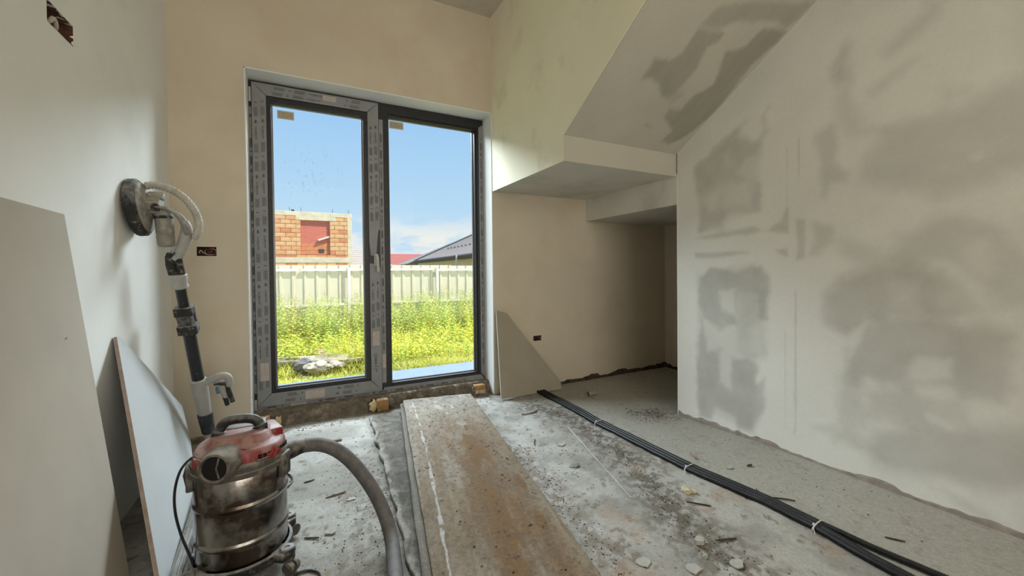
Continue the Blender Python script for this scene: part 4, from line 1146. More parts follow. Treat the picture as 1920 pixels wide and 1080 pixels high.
# ================================================================== drywall sander
m_sgrey = mat('dusty_grey_plastic', (0.24, 0.225, 0.19), 0.75, var=0.12, scale=22, bump=0.25, bscale=70, dust=(0.55, 0.53, 0.48), dust_amt=0.7, stain=(0.10, 0.09, 0.08), stain_scale=26, stain_cut=(0.60, 0.70), stain_amt=0.6)
m_sgrey2 = mat('pale_dusty_hose', (0.40, 0.375, 0.325), 0.8, var=0.1, scale=40, dust=(0.60, 0.57, 0.52), dust_amt=0.7)
m_sblack = mat('dusty_black_rubber', (0.030, 0.028, 0.026), 0.8, var=0.2, scale=30, dust=(0.42, 0.40, 0.36), dust_amt=0.5, stain=(0.32, 0.30, 0.27), stain_scale=42, stain_cut=(0.56, 0.66), stain_amt=0.55)
m_stube = mat('black_tube', (0.010, 0.010, 0.011), 0.4, var=0.2, scale=20, spec=0.5, stain=(0.30, 0.28, 0.25), stain_scale=24, stain_cut=(0.66, 0.72), stain_amt=0.5)
m_steal = mat('dull_blue_trigger', (0.10, 0.17, 0.21), 0.6, var=0.1)
m_sgrey3 = mat('grey_handle_plastic', (0.345, 0.33, 0.30), 0.6, var=0.08, scale=22, dust=(0.52, 0.50, 0.46), dust_amt=0.55)

m_sgrey_dark = mat('grimy_clamp_metal', (0.13, 0.12, 0.105), 0.6, metal=0.3, var=0.2, scale=40, stain=(0.03, 0.03, 0.03), stain_scale=40, stain_cut=(0.5, 0.6), stain_amt=0.8)
T0 = Vector((-0.556, 2.555, 1.150)); FT = Vector((-0.478, 2.924, 0.0))
wv = (FT - T0); LT = wv.length; wv.normalize()
uv = (Vector((1, 0, 0)) - wv * wv.x).normalized()
vv = wv.cross(uv)                      # roughly towards the garden wall or the viewer
PM = frame_matrix(T0, uv, vv, wv)      # local x = across, y = depth, z = down the pole
def PP(x_, y_, z_):
    return PM @ Vector((x_, y_, z_))
sander = thing('drywall_sander', FT, 'long-neck drywall sander with black tube and round head against the left wall', 'power tool')
# head: brush skirt, plate, gear case, motor
def HP(px, py, yy=2.50):
    """head is modelled in a vertical slice of the room: slice coordinates to metres"""
    return Vector((-0.703 + (px - 243) * 0.00199, yy, 1.366 - 0.0025 * (py - 390) + 0.00009 * (px - 243)))
hc = HP(263, 389)
ax = (Vector((1, 0, -0.0)) + Vector((0, 0, 0.12))).normalized()
zx = Vector((0, 1, 0)); zy = ax.cross(zx)
HM = frame_matrix(hc, zx, zy, ax)
b = MB(); b.lathe([(0.112, -0.030), (0.128, -0.029), (0.133, -0.020), (0.133, 0.004), (0.126, 0.012), (0.112, 0.016)], n=48, M=HM)
hd = b.build('brush_skirt', m_sblack, sander, smooth=True, angle=30)
b = MB(); b.lathe([(0.117, 0.012), (0.114, 0.022), (0.095, 0.028), (0.05, 0.036), (0.045, 0.040)], n=48, M=HM)
b.build('head_plate', m_sgrey, sander, smooth=True, angle=30)
b = MB()
gc = HP(291, 384)
b.box(gc.x - 0.028, gc.x + 0.022, gc.y - 0.040, gc.y + 0.040, gc.z - 0.045, gc.z + 0.030, c=0.007)
b.box(gc.x - 0.026, gc.x + 0.030, gc.y - 0.030, gc.y + 0.030, gc.z + 0.026, gc.z + 0.060, c=0.008)
b.box(gc.x - 0.030, gc.x + 0.012, gc.y - 0.055, gc.y - 0.036, gc.z - 0.030, gc.z + 0.010, c=0.004)
b.build('gear_case', m_sgrey, sander, smooth=True, angle=30)
mc = HP(305, 405); md_ = (HP(309, 462) - mc).normalized()
mx_ = Vector((0, 1, 0)); my_ = md_.cross(mx_)
MM = frame_matrix(mc, mx_, my_, md_)
b = MB(); b.lathe([(0.020, -0.040), (0.034, -0.030), (0.036, 0.000), (0.035, 0.085), (0.0335, 0.086), (0.0335, 0.092), (0.0355, 0.093), (0.033, 0.140), (0.026, 0.146)], n=28, M=MM)
b.build('motor_housing', m_sgrey, sander, smooth=True, angle=30)
b = MB(); b.lathe([(0.0366, 0.0), (0.0372, 0.004), (0.0372, 0.010), (0.0366, 0.014)], n=28, M=MM, caps=(False, False)); b.build('motor_band', m_sblack, sander, smooth=True)
# fork that carries the head
for yy in (2.447, 2.553):
    b = MB()
    b.tube(spline([HP(296, 391, yy), HP(316, 393, yy), HP(334, 404, yy), HP(347, 424, yy + (2.5 - yy) * 0.35), HP(352, 440, yy + (2.5 - yy) * 0.75)], 8), [0.013] * 10 + [0.0145] * 12 + [0.018] * 11, n=10, flat=0.65)
    b.build('fork_arm', m_sgrey, sander, smooth=True)
    b = MB(); b.tube([HP(297, 391, yy - 0.012), HP(297, 391, yy + 0.012)], 0.017, n=16); b.build('pivot_knob', m_sblack, sander, smooth=True)
# swan neck: flattened, tapering
b = MB()
nk = [HP(346, 413, 2.505), HP(347, 425, 2.51), HP(346, 440, 2.52), HP(340, 455, 2.53), HP(333, 468, 2.542), HP(328, 478, 2.552), PP(0, 0, 0.02)]
nk2 = spline(nk, 6)
rad = np.interp(np.linspace(0, 1, len(nk2)), [0, 0.15, 0.4, 0.6, 0.8, 1], [0.014, 0.026, 0.034, 0.031, 0.025, 0.020])
b.tube(nk2, list(rad), n=16, flat=0.85)
b.build('neck', m_sgrey3, sander, smooth=True)
# dust hose from the head over to the neck
hp = spline([HP(272, 348), HP(290, 346), HP(312, 351), HP(334, 361), HP(353, 377), HP(367, 398), HP(373, 420), HP(369, 438), HP(360, 450, 2.51)], 14)
hp = resample(hp, 0.0080)
b = MB(); b.tube(hp, [0.0190 if i % 2 else 0.0148 for i in range(len(hp))], n=14)
b.build('dust_hose', m_sgrey2, sander, smooth=True, angle=180)
# grip: black halves with a grey spine
b = MB()
b.tube([PP(-0.012, -0.002, -0.012), PP(-0.018, -0.002, 0.010), PP(-0.020, -0.002, 0.05), PP(-0.017, -0.002, 0.115)], [0.015, 0.020, 0.022, 0.020], n=16)
b.tube([PP(0.016, 0.004, -0.018), PP(0.015, 0.004, 0.01), PP(0.016, 0.004, 0.06), PP(0.016, 0.004, 0.115)], [0.014, 0.017, 0.016, 0.017], n=16)
b.build('grip', m_sblack, sander, smooth=True)
b = MB(); b.tube([PP(0.004, -0.004, -0.03), PP(0.000, -0.010, 0.0), PP(0.004, -0.012, 0.06), PP(0.006, -0.012, 0.118)], [0.016, 0.0135, 0.0135, 0.0135], n=12)
b.build('grip_spine', m_sgrey3, sander, smooth=True)
b = MB(); b.lathe([(0.034, 0.098), (0.038, 0.104), (0.037, 0.125), (0.033, 0.150), (0.036, 0.158), (0.037, 0.168), (0.029, 0.174)], n=24, M=PM)
b.build('collar', m_sgrey3, sander, smooth=True, angle=35)
b = MB(); b.lathe([(0.0235, 0.165), (0.0235, 0.44)], n=20, M=PM); b.build('upper_tube', m_stube, sander, smooth=True)
b = MB(); b.lathe([(0.0285, 0.41), (0.0285, 0.72)], n=20, M=PM); b.build('lower_tube', m_stube, sander, smooth=True)
# clamp joint between the tubes
cl = MB()
cl.box(-0.042, 0.036, -0.032, 0.032, 0.275, 0.322, M=PM, c=0.005)
cl.box(-0.042, 0.042, -0.034, 0.034, 0.375, 0.425, M=PM, c=0.005)
clm = cl.build('clamp', m_sblack, sander, smooth=True, angle=30)
cl = MB()
cl.box(-0.030, 0.026, -0.040, 0.030, 0.318, 0.378, M=PM, c=0.006)
cl.tube([PP(-0.044, -0.030, 0.300), PP(-0.046, -0.034, 0.345), PP(-0.040, -0.030, 0.395)], 0.0065, n=8)
cl.tube([PP(0.030, -0.034, 0.300), PP(0.028, -0.038, 0.350), PP(0.034, -0.036, 0.395)], 0.0055, n=8)
cl.build('clamp_lever', m_sgrey_dark, sander, smooth=True, angle=30)
for x_, z_ in ((0.010, 0.300), (0.012, 0.402)):
    cl = MB(); cl.tube([PP(x_, -0.031, z_), PP(x_, -0.040, z_)], 0.007, n=12); cl.build('bolt', m_handle, sander, smooth=True)
# motor-less lower housing with the D handle
b = MB()
b.lathe([(0.030, 0.705), (0.038, 0.712), (0.0375, 0.735), (0.037, 0.80), (0.034, 0.88), (0.031, 0.925), (0.027, 0.935)], n=24, M=PM)
b.tube(spline([PP(0.010, 0, 0.735), PP(0.050, 0, 0.724), PP(0.098, 0, 0.708), PP(0.126, 0, 0.712), PP(0.137, 0, 0.735), PP(0.134, 0, 0.775)], 8), [0.024] * 16 + [0.0215] * 25, n=12, flat=0.85)
b.build('rear_housing', m_sgrey3, sander, smooth=True, angle=40)
b = MB(); b.tube(spline([PP(0.065, 0, 0.752), PP(0.100, 0, 0.756), PP(0.122, 0, 0.775), PP(0.130, 0, 0.83), PP(0.137, 0, 0.885)], 8), [0.010] * 10 + [0.0125] * 23, n=12)
b.build('handle_grip', m_sblack, sander, smooth=True)
b = MB(); b.tube(spline([PP(0.098, 0, 0.765), PP(0.100, 0, 0.80), PP(0.106, 0, 0.85)], 6), [0.021, 0.021, 0.02, 0.02, 0.019, 0.018, 0.017, 0.016, 0.015, 0.014, 0.0135, 0.013, 0.0125], n=12); b.build('switch_housing', m_sgrey3, sander, smooth=True)
b = MB(); b.tube([PP(0.104, 0, 0.845), PP(0.110, 0, 0.90)], [0.0125, 0.012], n=12); b.build('cable_sleeve', m_stube, sander, smooth=True)
b = MB(); b.box(0.068, 0.086, -0.010, 0.010, 0.775, 0.815, M=PM, c=0.004); b.build('trigger', m_steal, sander, smooth=True)
b = MB(); b.box(-0.012, 0.010, -0.0395, -0.037, 0.775, 0.835, M=PM, c=0.0008); st_ = b.build('sticker', m_rim, sander)
b = MB(); b.box(-0.006, 0.004, -0.0402, -0.0394, 0.785, 0.796, M=PM); b.box(-0.007, 0.005, -0.0402, -0.0394, 0.802, 0.826, M=PM); b.build('sticker_print', m_print, st_)
b = MB(); b.lathe([(0.034, 0.928), (0.037, 0.935), (0.035, 0.99), (0.032, 1.015), (0.033, 1.018), (0.031, 1.055), (0.025, 1.06)], n=24, M=PM); b.build('end_cap', mat('blue_black_cap', (0.030, 0.032, 0.038), 0.6, var=0.2, dust=(0.35, 0.33, 0.30), dust_amt=0.4), sander, smooth=True, angle=35)
b = MB(); b.lathe([(0.024, 1.055), (0.024, 1.15), (0.027, 1.16), (0.027, LT)], n=20, M=PM); b.build('hose_stub', m_sgrey3, sander, smooth=True)

# ================================================================== vacuum cleaner
VX, VY = -0.200, 1.735
VM = Matrix.Translation((VX, VY, 0))
vac = thing('vacuum_cleaner', (VX, VY, 0), 'dirty steel drum vacuum cleaner with a red top and grey hose', 'vacuum cleaner')
m_steel = mat('smeared_steel', (0.40, 0.385, 0.36), 0.20, metal=1.0, var=0.12, scale=6, bump=0.05, bscale=14, spec=0.5, stain=(0.065, 0.042, 0.027), stain_scale=8.0, stain_cut=(0.42, 0.58), stain_amt=0.92)
m_red = mat('dusty_red_plastic', (0.235, 0.012, 0.014), 0.45, var=0.12, scale=20, dust=(0.40, 0.33, 0.29), dust_amt=0.65, stain=(0.22, 0.13, 0.11), stain_scale=30, stain_cut=(0.55, 0.70), stain_amt=0.6)
m_vblack = mat('dusty_black_plastic', (0.020, 0.019, 0.018), 0.55, var=0.2, scale=20, dust=(0.46, 0.44, 0.41), dust_amt=0.62, stain=(0.14, 0.12, 0.10), stain_scale=28, stain_cut=(0.5, 0.66), stain_amt=0.6)
m_vgrey = mat('grimy_grey_plastic', (0.085, 0.075, 0.065), 0.7, var=0.2, scale=18, dust=(0.40, 0.37, 0.32), dust_amt=0.7)
m_hose = mat('dusty_grey_hose', (0.105, 0.100, 0.098), 0.7, var=0.15, scale=30, bump=0.2, dust=(0.26, 0.245, 0.23), dust_amt=0.45)
m_hole = mat('black_inside', (0.006, 0.006, 0.006), 0.8)

R = 0.141
def bead(z):
    return [(R, z - 0.022), (R, z - 0.012), (R, z - 0.009), (R + 0.0035, z - 0.005), (R + 0.0045, z), (R + 0.0035, z + 0.005), (R, z + 0.009), (R, z + 0.012), (R, z + 0.022)]
prof = [(R - 0.012, 0.066), (R + 0.002, 0.068), (R + 0.003, 0.074), (R, 0.080), (R, 0.084), (R, 0.095)] + bead(0.151) + bead(0.276) + [(R, 0.372), (R - 0.004, 0.380)]
b = MB(); b.lathe(prof, n=72, M=VM); b.build('drum', m_steel, vac, smooth=True, angle=60)
b = MB(); b.lathe([(0.143, 0.374), (0.1495, 0.376), (0.151, 0.383), (0.150, 0.392), (0.146, 0.394), (0.1455, 0.405), (0.148, 0.407), (0.147, 0.416), (0.138, 0.421)], n=64, M=VM)
b.build('lid_rim', m_vgrey, vac, smooth=True, angle=30)
# red motor cover: rounded-square tiers with a shoulder
b = MB()
b.lathe([(0.137, 0.416), (0.138, 0.424), (0.134, 0.446), (0.130, 0.454), (0.122, 0.459), (0.108, 0.462), (0.100, 0.470), (0.088, 0.490), (0.078, 0.496), (0.05, 0.499)], n=64, M=VM, power=2.7, sx=1.0, sy=0.97)
cov = b.build('motor_cover', m_red, vac, smooth=True, angle=35)
b = MB()                                       # raised shoulder at the right rear
Mx = Matrix.Translation((VX + 0.062, VY + 0.030, 0)) @ Matrix.Rotation(math.radians(18), 4, 'Z')
b.box(-0.055, 0.058, -0.055, 0.065, 0.440, 0.486, M=Mx, c=0.012)
b.build('cover_shoulder', m_red, cov, smooth=True, angle=35)
b = MB()                                       # grey pad behind the handle
b.box(-0.052, 0.075, -0.005, 0.075, 0.486, 0.503, M=Matrix.Translation((VX, VY + 0.01, 0)), c=0.006)
b.build('rear_pad', m_vblack, cov, smooth=True, angle=35)
b = MB(); b.tube([(VX - 0.010 + 0.033 * math.cos(a), VY - 0.119 + 0.010 * math.sin(a), 0.4635 + 0.004 * math.sin(a)) for a in np.linspace(0, math.pi, 14)], 0.0038, n=6)
b.build('cover_emblem', m_red, cov, smooth=True)
# handle arch
b = MB()
arch = spline([(VX - 0.064, VY - 0.020, 0.487), (VX - 0.058, VY - 0.020, 0.515), (VX - 0.036, VY - 0.020, 0.538), (VX + 0.004, VY - 0.020, 0.540), (VX + 0.040, VY - 0.020, 0.532), (VX + 0.058, VY - 0.020, 0.512), (VX + 0.062, VY - 0.020, 0.484)], 8)
b.tube(arch, [0.0165] * 6 + [0.0125] * (len(arch) - 14) + [0.0175] * 8, n=14, flat=1.35)
b.build('handle', mat('black_carry_handle', (0.014, 0.013, 0.013), 0.45, var=0.2, dust=(0.40, 0.385, 0.37), dust_amt=0.42), vac, smooth=True, angle=50)
# blower port on the front left
pd = Vector((-0.42, -1.0, 0.16)).normalized(); pu = Vector((1, -0.42, 0)).normalized(); pw = pd.cross(pu)
pc = Vector((VX - 0.050, VY - 0.130, 0.426))
PMx = frame_matrix(pc, pu, pw, pd)
b = MB(); b.lathe([(0.064, -0.05), (0.058, -0.012), (0.050, 0.016), (0.045, 0.024), (0.039, 0.025), (0.037, 0.020), (0.036, -0.004)], n=36, M=PMx, caps=(False, False), sx=1.08)
pt = b.build('blower_port', m_vgrey, vac, smooth=True, angle=40)
b = MB(); b.lathe([(0.0372, 0.016), (0.0372, 0.012)], n=36, M=PMx, sx=1.08); b.build('port_mouth', m_hole, pt)
b = MB(); b.tube([PMx @ Vector((0.012, 0.032, 0.018)), PMx @ Vector((0.006, 0.0, 0.019)), PMx @ Vector((0.016, -0.030, 0.018))], 0.003, n=6); b.build('port_grille', m_vgrey, pt, smooth=True)
# vent slots on the front right and left of the cover
b = MB()
for k in range(9):
    a = math.radians(-62 + 6.2 * k)
    rr_ = 0.1435
    Mv = Matrix.Translation((VX + rr_ * math.cos(a), VY + rr_ * math.sin(a), 0.4305)) @ Matrix.Rotation(a, 4, 'Z')
    b.box(-0.004, 0.002, -0.0055, 0.0055, -0.007, 0.009, M=Mv)
b.build('vent_slots', m_hole, vac)
for a0, a1 in ((-66, -8),):
    b = MB(); b.tube([(VX + 0.1435 * math.cos(math.radians(a)), VY + 0.1435 * math.sin(math.radians(a)), 0.4225) for a in np.linspace(a0, a1, 16)], 0.0045, n=6)
    b.build('vent_frame', m_vgrey, vac, smooth=True)
b = MB(); Mv = Matrix.Translation((VX - 0.106, VY - 0.087, 0.445)) @ Matrix.Rotation(math.radians(-140), 4, 'Z')
b.box(-0.006, 0.003, -0.024, 0.024, -0.010, 0.010, M=Mv, c=0.002); b.build('switch', m_vgrey, vac, smooth=True)
b = MB(); b.box(0.002, 0.006, -0.018, 0.018, -0.003, 0.004, M=Mv); b.build('switch_rocker', m_rim, vac)
# latches
for a, nm in ((-22, 'latch'), (188, 'latch')):
    Ml = VM @ Matrix.Rotation(math.radians(a), 4, 'Z')
    b = MB(); b.box(R - 0.004, R + 0.016, -0.028, 0.028, 0.325, 0.408, M=Ml, c=0.005)
    b.tube([Ml @ Vector((R + 0.016, -0.018, 0.335)), Ml @ Vector((R + 0.022, -0.018, 0.37)), Ml @ Vector((R + 0.014, -0.018, 0.40))], 0.0035, n=6)
    b.build(nm, m_vgrey, vac, smooth=True, angle=35)
# hose, plugged in on the right
b = MB()
hs = [(-0.078, 1.752, 0.372), (-0.045, 1.748, 0.382), (-0.018, 1.745, 0.391)]
b.tube(spline([hs[0], hs[1], hs[2], (0.006, 1.743, 0.394)], 6), [0.031, 0.0315, 0.031, 0.032, 0.0305, 0.031, 0.030, 0.0305, 0.0295, 0.030, 0.029, 0.0295, 0.0285, 0.0285, 0.028, 0.0275, 0.027, 0.027, 0.0265], n=20)
hose_c = b.build('hose_connector', m_vblack, vac, smooth=True, angle=40)
hpts = [(-0.005, 1.743, 0.393), (0.050, 1.738, 0.388), (0.105, 1.730, 0.362), (0.160, 1.718, 0.310), (0.215, 1.698, 0.232), (0.258, 1.668, 0.150), (0.283, 1.625, 0.078), (0.288, 1.56, 0.036), (0.277, 1.47, 0.029), (0.266, 1.39, 0.029), (0.24, 1.25, 0.029), (0.17, 1.08, 0.029), (0.06, 0.98, 0.029)]
hr = resample(spline(hpts, 14), 0.0055)
b = MB(); b.tube(hr, [0.0262 if i % 2 else 0.0256 for i in range(len(hr))], n=18)
b.build('hose', m_hose, vac, smooth=True, angle=180)
# dolly with casters
b = MB(); b.lathe([(0.135, 0.050), (0.153, 0.050), (0.157, 0.056), (0.156, 0.078), (0.150, 0.083), (0.1465, 0.082), (0.1465, 0.066)], n=64, M=VM, caps=(True, False))
b.build('dolly', m_vblack, vac, smooth=True, angle=40)
for a in (-38, 38, 142, 218):
    Mc = VM @ Matrix.Rotation(math.radians(a), 4, 'Z')
    b = MB()
    b.box(0.135, 0.190, -0.034, 0.034, 0.050, 0.083, M=Mc, c=0.010)
    b.lathe([(0.020, 0.045), (0.024, 0.050), (0.024, 0.088), (0.021, 0.092), (0.008, 0.092), (0.007, 0.089)], n=24, M=Mc @ Matrix.Translation((0.180, 0, 0)))
    arm = b.build('caster_arm', m_vblack, vac, smooth=True, angle=35)
    b = MB()
    for s_ in (-0.012, 0.012):
        b.lathe([(0.006, -0.008), (0.021, -0.008), (0.0225, -0.005), (0.0225, 0.005), (0.021, 0.008), (0.006, 0.008)], n=24, M=Mc @ Matrix.Translation((0.194, s_, 0.0235)) @ Matrix.Rotation(math.radians(90), 4, 'X'))
    b.box(0.178, 0.200, -0.004, 0.004, 0.022, 0.050, M=Mc)
    b.build('caster_wheel', m_vgrey, arm, smooth=True, angle=35)
# mains lead looping down on the left
b = MB()
cp = [(-0.325, 1.700, 0.438), (-0.345, 1.695, 0.430), (-0.366, 1.690, 0.400), (-0.380, 1.690, 0.340), (-0.380, 1.690, 0.270), (-0.366, 1.690, 0.190), (-0.345, 1.690, 0.115), (-0.325, 1.690, 0.045), (-0.318, 1.66, 0.008), (-0.33, 1.55, 0.006), (-0.30, 1.35, 0.006)]
b.tube(spline(cp, 8), [0.0058] * 6 + [0.0040] * 75, n=8)
b.build('power_cord', m_stube, vac, smooth=True)

# loose black cable on the floor, in two visible arcs
def cable(pts, label):
    P = [Vector((p.x, p.y, fz(p.x, p.y) + 0.005)) for p in spline([(x_, y_, 0) for x_, y_ in pts], 10)]
    b = MB(); b.tube(P, 0.0042, n=8)
    return tag(b.build('loose_cable', m_stube, smooth=True), label, 'cable', 'loose black cable on the floor')
cable([(-0.22, 2.36), (-0.15, 2.43), (-0.10, 2.432), (-0.066, 2.395), (-0.056, 2.332), (-0.074, 2.284), (-0.105, 2.26), (-0.2, 2.22)], 'thin black cable arc on the floor right behind the vacuum cleaner')
cable([(-0.06, 1.50), (-0.045, 1.575), (-0.015, 1.597), (0.015, 1.590), (0.042, 1.553), (0.05, 1.48)], 'short black cable arc at the bottom edge, right of the vacuum cleaner')

# straightedge and tools along the foot of the white offcut
m_alu = mat('dull_aluminium', (0.33, 0.32, 0.29), 0.55, metal=0.5, var=0.15, scale=30, stain=(0.14, 0.13, 0.11), stain_scale=20, stain_cut=(0.5, 0.65), stain_amt=0.7)
def rod(name, p0, p1, r, m, label, cat, flat=1.0, n=10, mids=()):
    b = MB(); b.tube([p0, *mids, p1], r, n=n, flat=flat)
    return tag(b.build(name, m, smooth=True), label, cat)
b = MB()
d = (Vector((-0.405, 1.60, 0)) - Vector((-0.463, 2.62, 0))).normalized(); n_ = Vector((-d.y, d.x, 0))
p0 = Vector((-0.463, 2.62, 0)); Ma = frame_matrix(p0, n_ if n_.x > 0 else -n_, d, Vector((0, 0, 1)))
b.box(-0.006, 0.030, 0, 1.30, 0.002, 0.020, M=Ma, c=0.002)
b.box(0.006, 0.018, 0.02, 1.28, 0.020, 0.026, M=Ma)
tag(b.build('straightedge', m_alu, smooth=True, angle=30), 'grey metal straightedge on the floor along the white drywall offcut', 'straightedge')
rod('steel_rod', (-0.405, 2.28, 0.016), (-0.372, 1.45, 0.030), 0.0065, m_vgrey, 'thin dark rod lying beside the metal straightedge', 'rod', n=8)
b = MB(); b.tube([(-0.375, 1.99, 0.026), (-0.373, 1.97, 0.027), (-0.352, 1.70, 0.027), (-0.34, 1.55, 0.027)], [0.014, 0.020, 0.021, 0.021], n=16)
tag(b.build('tool_handle', mat('blue_grey_rubber', (0.085, 0.10, 0.115), 0.7, var=0.2, scale=30, dust=(0.30, 0.30, 0.29), dust_amt=0.5), smooth=True), 'blue-grey round tool handle on the floor left of the vacuum cleaner', 'tool')

# ================================================================== litter on the floor
m_wood = mat('wood_sliver', (0.20, 0.135, 0.085), 0.9, var=0.2, scale=60)
m_dwood = mat('dark_sliver', (0.055, 0.043, 0.035), 0.9, var=0.2, scale=60)
m_flake = mat('plaster_flake', (0.40, 0.385, 0.34), 0.9, var=0.1, scale=60)
m_yel = mat('foam_crumb', (0.55, 0.50, 0.32), 0.9, var=0.15, scale=60)
m_clay = mat('clay_shard', (0.36, 0.22, 0.15), 0.9, var=0.15, scale=60)

def sliver(x_, y_, ang, L_, w_, m, label, cat='splinter', group=None, h=0.006, bend=0.0):
    n = 7; V = []; F = []
    rnd = random.Random(int(x_ * 1000 + y_ * 77))
    for i in range(n):
        t = i / (n - 1)
        ww = w_ * (1 - (2 * t - 1) ** 4) * rnd.uniform(0.75, 1.1) + 0.0006
        off = 0.22 * bend * (t - 0.5) ** 2
        for k in range(4):
            a = k * math.pi / 2 + 0.6
            V.append((L_ * (t - 0.5), off + ww * math.cos(a), h * 0.5 * math.sin(a) * 1.1))
        if i:
            for k in range(4):
                F.append(((i - 1) * 4 + k, (i - 1) * 4 + (k + 1) % 4, i * 4 + (k + 1) % 4, i * 4 + k))
    F.append((3, 2, 1, 0)); F.append(tuple(4 * (n - 1) + k for k in range(4)))
    M = Matrix.Translation((x_, y_, fz(x_, y_) + h * 0.5 + 0.0015)) @ Matrix.Rotation(math.radians(ang), 4, 'Z')
    b = MB(); b.add([M @ Vector(v) for v in V], F)
    return tag(b.build('splinter', m), label, cat, group)
sliver(1.946, 1.555, 60, 0.075, 0.0045, m_clay, 'reddish-brown splinter beside the conduits, near the right wall', h=0.012)
sliver(1.856, 1.145, 12, 0.13, 0.004, m_dwood, 'dark twig lying across the floor behind the nearest cable tie, upper one', h=0.008, bend=0.3)
sliver(1.905, 1.085, -35, 0.16, 0.0035, m_dwood, 'dark twig close to the conduits on the wall side, lower one', h=0.008, bend=-0.3)
sliver(1.560, 1.215, -48, 0.10, 0.0035, m_dwood, 'short dark splinter between the dirt band and the conduits', h=0.007)
sliver(1.455, 1.010, -20, 0.085, 0.004, m_dwood, 'dark splinter next to the cream crumb near the dirt band', h=0.007)
sliver(1.500, 2.600, 8, 0.15, 0.006, m_wood, 'brown wood sliver in front of the grey offcut at the niche', h=0.008, bend=0.4)
sliver(1.262, 2.150, 58, 0.10, 0.0022, m_dwood, 'thin dark splinter lying right of the top board', h=0.006)
sliver(1.300, 1.760, 14, 0.07, 0.0026, m_dwood, 'dark curved splinter left of the white string', h=0.005, bend=0.5)
sliver(0.160, 2.755, -6, 0.105, 0.014, m_wood, 'flat brown wood chip left of the boards near the door', h=0.010)
sliver(0.130, 2.090, 8, 0.09, 0.004, m_wood, 'brown splinter in the middle of the floor between hose and boards', h=0.006)
sliver(0.02, 2.29, 10, 0.05, 0.006, m_dwood, 'dark chip on the floor right of the cable arc', h=0.005)
sliver(0.02, 1.80, -25, 0.06, 0.003, m_dwood, 'short dark splinter on the floor right of the vacuum caster', h=0.006)
sliver(2.02, 0.70, -55, 0.06, 0.004, m_dwood, 'dark splinter on clean screed between the parting conduit and the right wall', h=0.006)
sliver(2.11, 1.33, -10, 0.035, 0.006, m_dwood, 'tiny dark chip at the foot of the patched right wall', 'chip', h=0.010)

def flake(x_, y_, r, m, label, cat='plaster flake', seed=0, th=0.0035):
    rnd = random.Random(seed); n = 9
    pts = [(x_ + r * rnd.uniform(0.65, 1.15) * math.cos(2 * math.pi * k / n), y_ + 0.8 * r * rnd.uniform(0.65, 1.15) * math.sin(2 * math.pi * k / n)) for k in range(n)]
    z0 = fz(x_, y_)
    tilt = rnd.uniform(-0.15, 0.15)
    b = MB(); b.prism([(px, py, z0 + 0.002 + tilt * (px - x_) + abs(tilt) * r) for px, py in pts], (0, 0, 0), (0, 0, th))
    return tag(b.build('flake', m), label, cat)
flake(0.193, 2.02, 0.022, m_flake, 'pale plaster flake in the middle of the floor between hose and boards', seed=3)
flake(0.09, 1.80, 0.024, m_flake, 'pale plaster flake nearest the hose on the left floor', seed=4)
flake(1.345, 1.045, 0.022, m_flake, 'cream plaster crumb lying in the dark dirt band', seed=5, th=0.016)
flake(1.36, 0.905, 0.028, m_flake, 'pale plaster slab beside the dark dirt band, nearest the viewer', seed=6)
flake(1.205, 0.965, 0.034, m_flake, 'pale plaster slab between the top board and the dirt band', seed=7)
flake(1.08, 1.07, 0.036, m_flake, 'wide pale plaster flake close to the right edge of the top board', seed=8)
flake(1.38, 2.03, 0.030, m_flake, 'pale flake just right of the string end', seed=9)
flake(2.00, 1.37, 0.020, m_flake, 'small pale flake on the clean screed beside the right wall', seed=10)
flake(1.76, 2.62, 0.022, m_flake, 'pale flake beside the conduits at the niche mouth', seed=11)
for k, (x_, y_, r) in enumerate(((1.60, 1.315, 0.020), (1.625, 1.295, 0.014))):
    V, F = lump((x_, y_, fz(x_, y_) + r * 0.45), r, 60 + k, sub=2, sq=(1, 1, 0.6), amp=0.6)
    b = MB(); b.add(V, F)
    tag(b.build('foam_crumb', m_yel, smooth=True), ('larger' if k == 0 else 'smaller') + ' yellowish foam crumb left of the middle of the conduits', 'crumb')

# loose grit along the dirt bands: nobody could count it
def grit(name, centres, count, spread, smin, smax, seed, m, label):
    r = np.random.default_rng(seed)
    seglen = [math.hypot(b_[0] - a_[0], b_[1] - a_[1]) for a_, b_ in zip(centres[:-1], centres[1:])]
    tot = sum(seglen); V = []; F = []
    for _ in range(count):
        q = r.random() * tot
        for (a_, b_), L_ in zip(zip(centres[:-1], centres[1:]), seglen):
            if q <= L_:
                break
            q -= L_
        t = q / L_
        x_ = a_[0] + (b_[0] - a_[0]) * t + r.normal() * spread; y_ = a_[1] + (b_[1] - a_[1]) * t + r.normal() * spread
        if not (XL + 0.05 < x_ < X2 - 0.02 and 0.3 < y_ < 3.15):
            continue
        s = smin + (smax - smin) * r.random() ** 3
        z_ = fz_fast(x_, y_) + s * 0.25
        k = len(V); ang = r.random() * 6.28; ca, sa = math.cos(ang), math.sin(ang)
        e = r.uniform(0.5, 1.0)
        for dx, dy, dz in ((1, 0, 0), (-1, 0, 0), (0, e, 0), (0, -e, 0), (0.1, 0.1, 0.55), (0, 0, -0.4)):
            V.append((x_ + s * (dx * ca - dy * sa), y_ + s * (dx * sa + dy * ca), z_ + s * dz))
        for f_ in ((0, 2, 4), (2, 1, 4), (1, 3, 4), (3, 0, 4), (2, 0, 5), (1, 2, 5), (3, 1, 5), (0, 3, 5)):
            F.append(tuple(i + k for i in f_))
    me = mesh_quads(name, V, F)
    o = link(name, me, m, kind='stuff')
    return tag(o, label, 'debris')
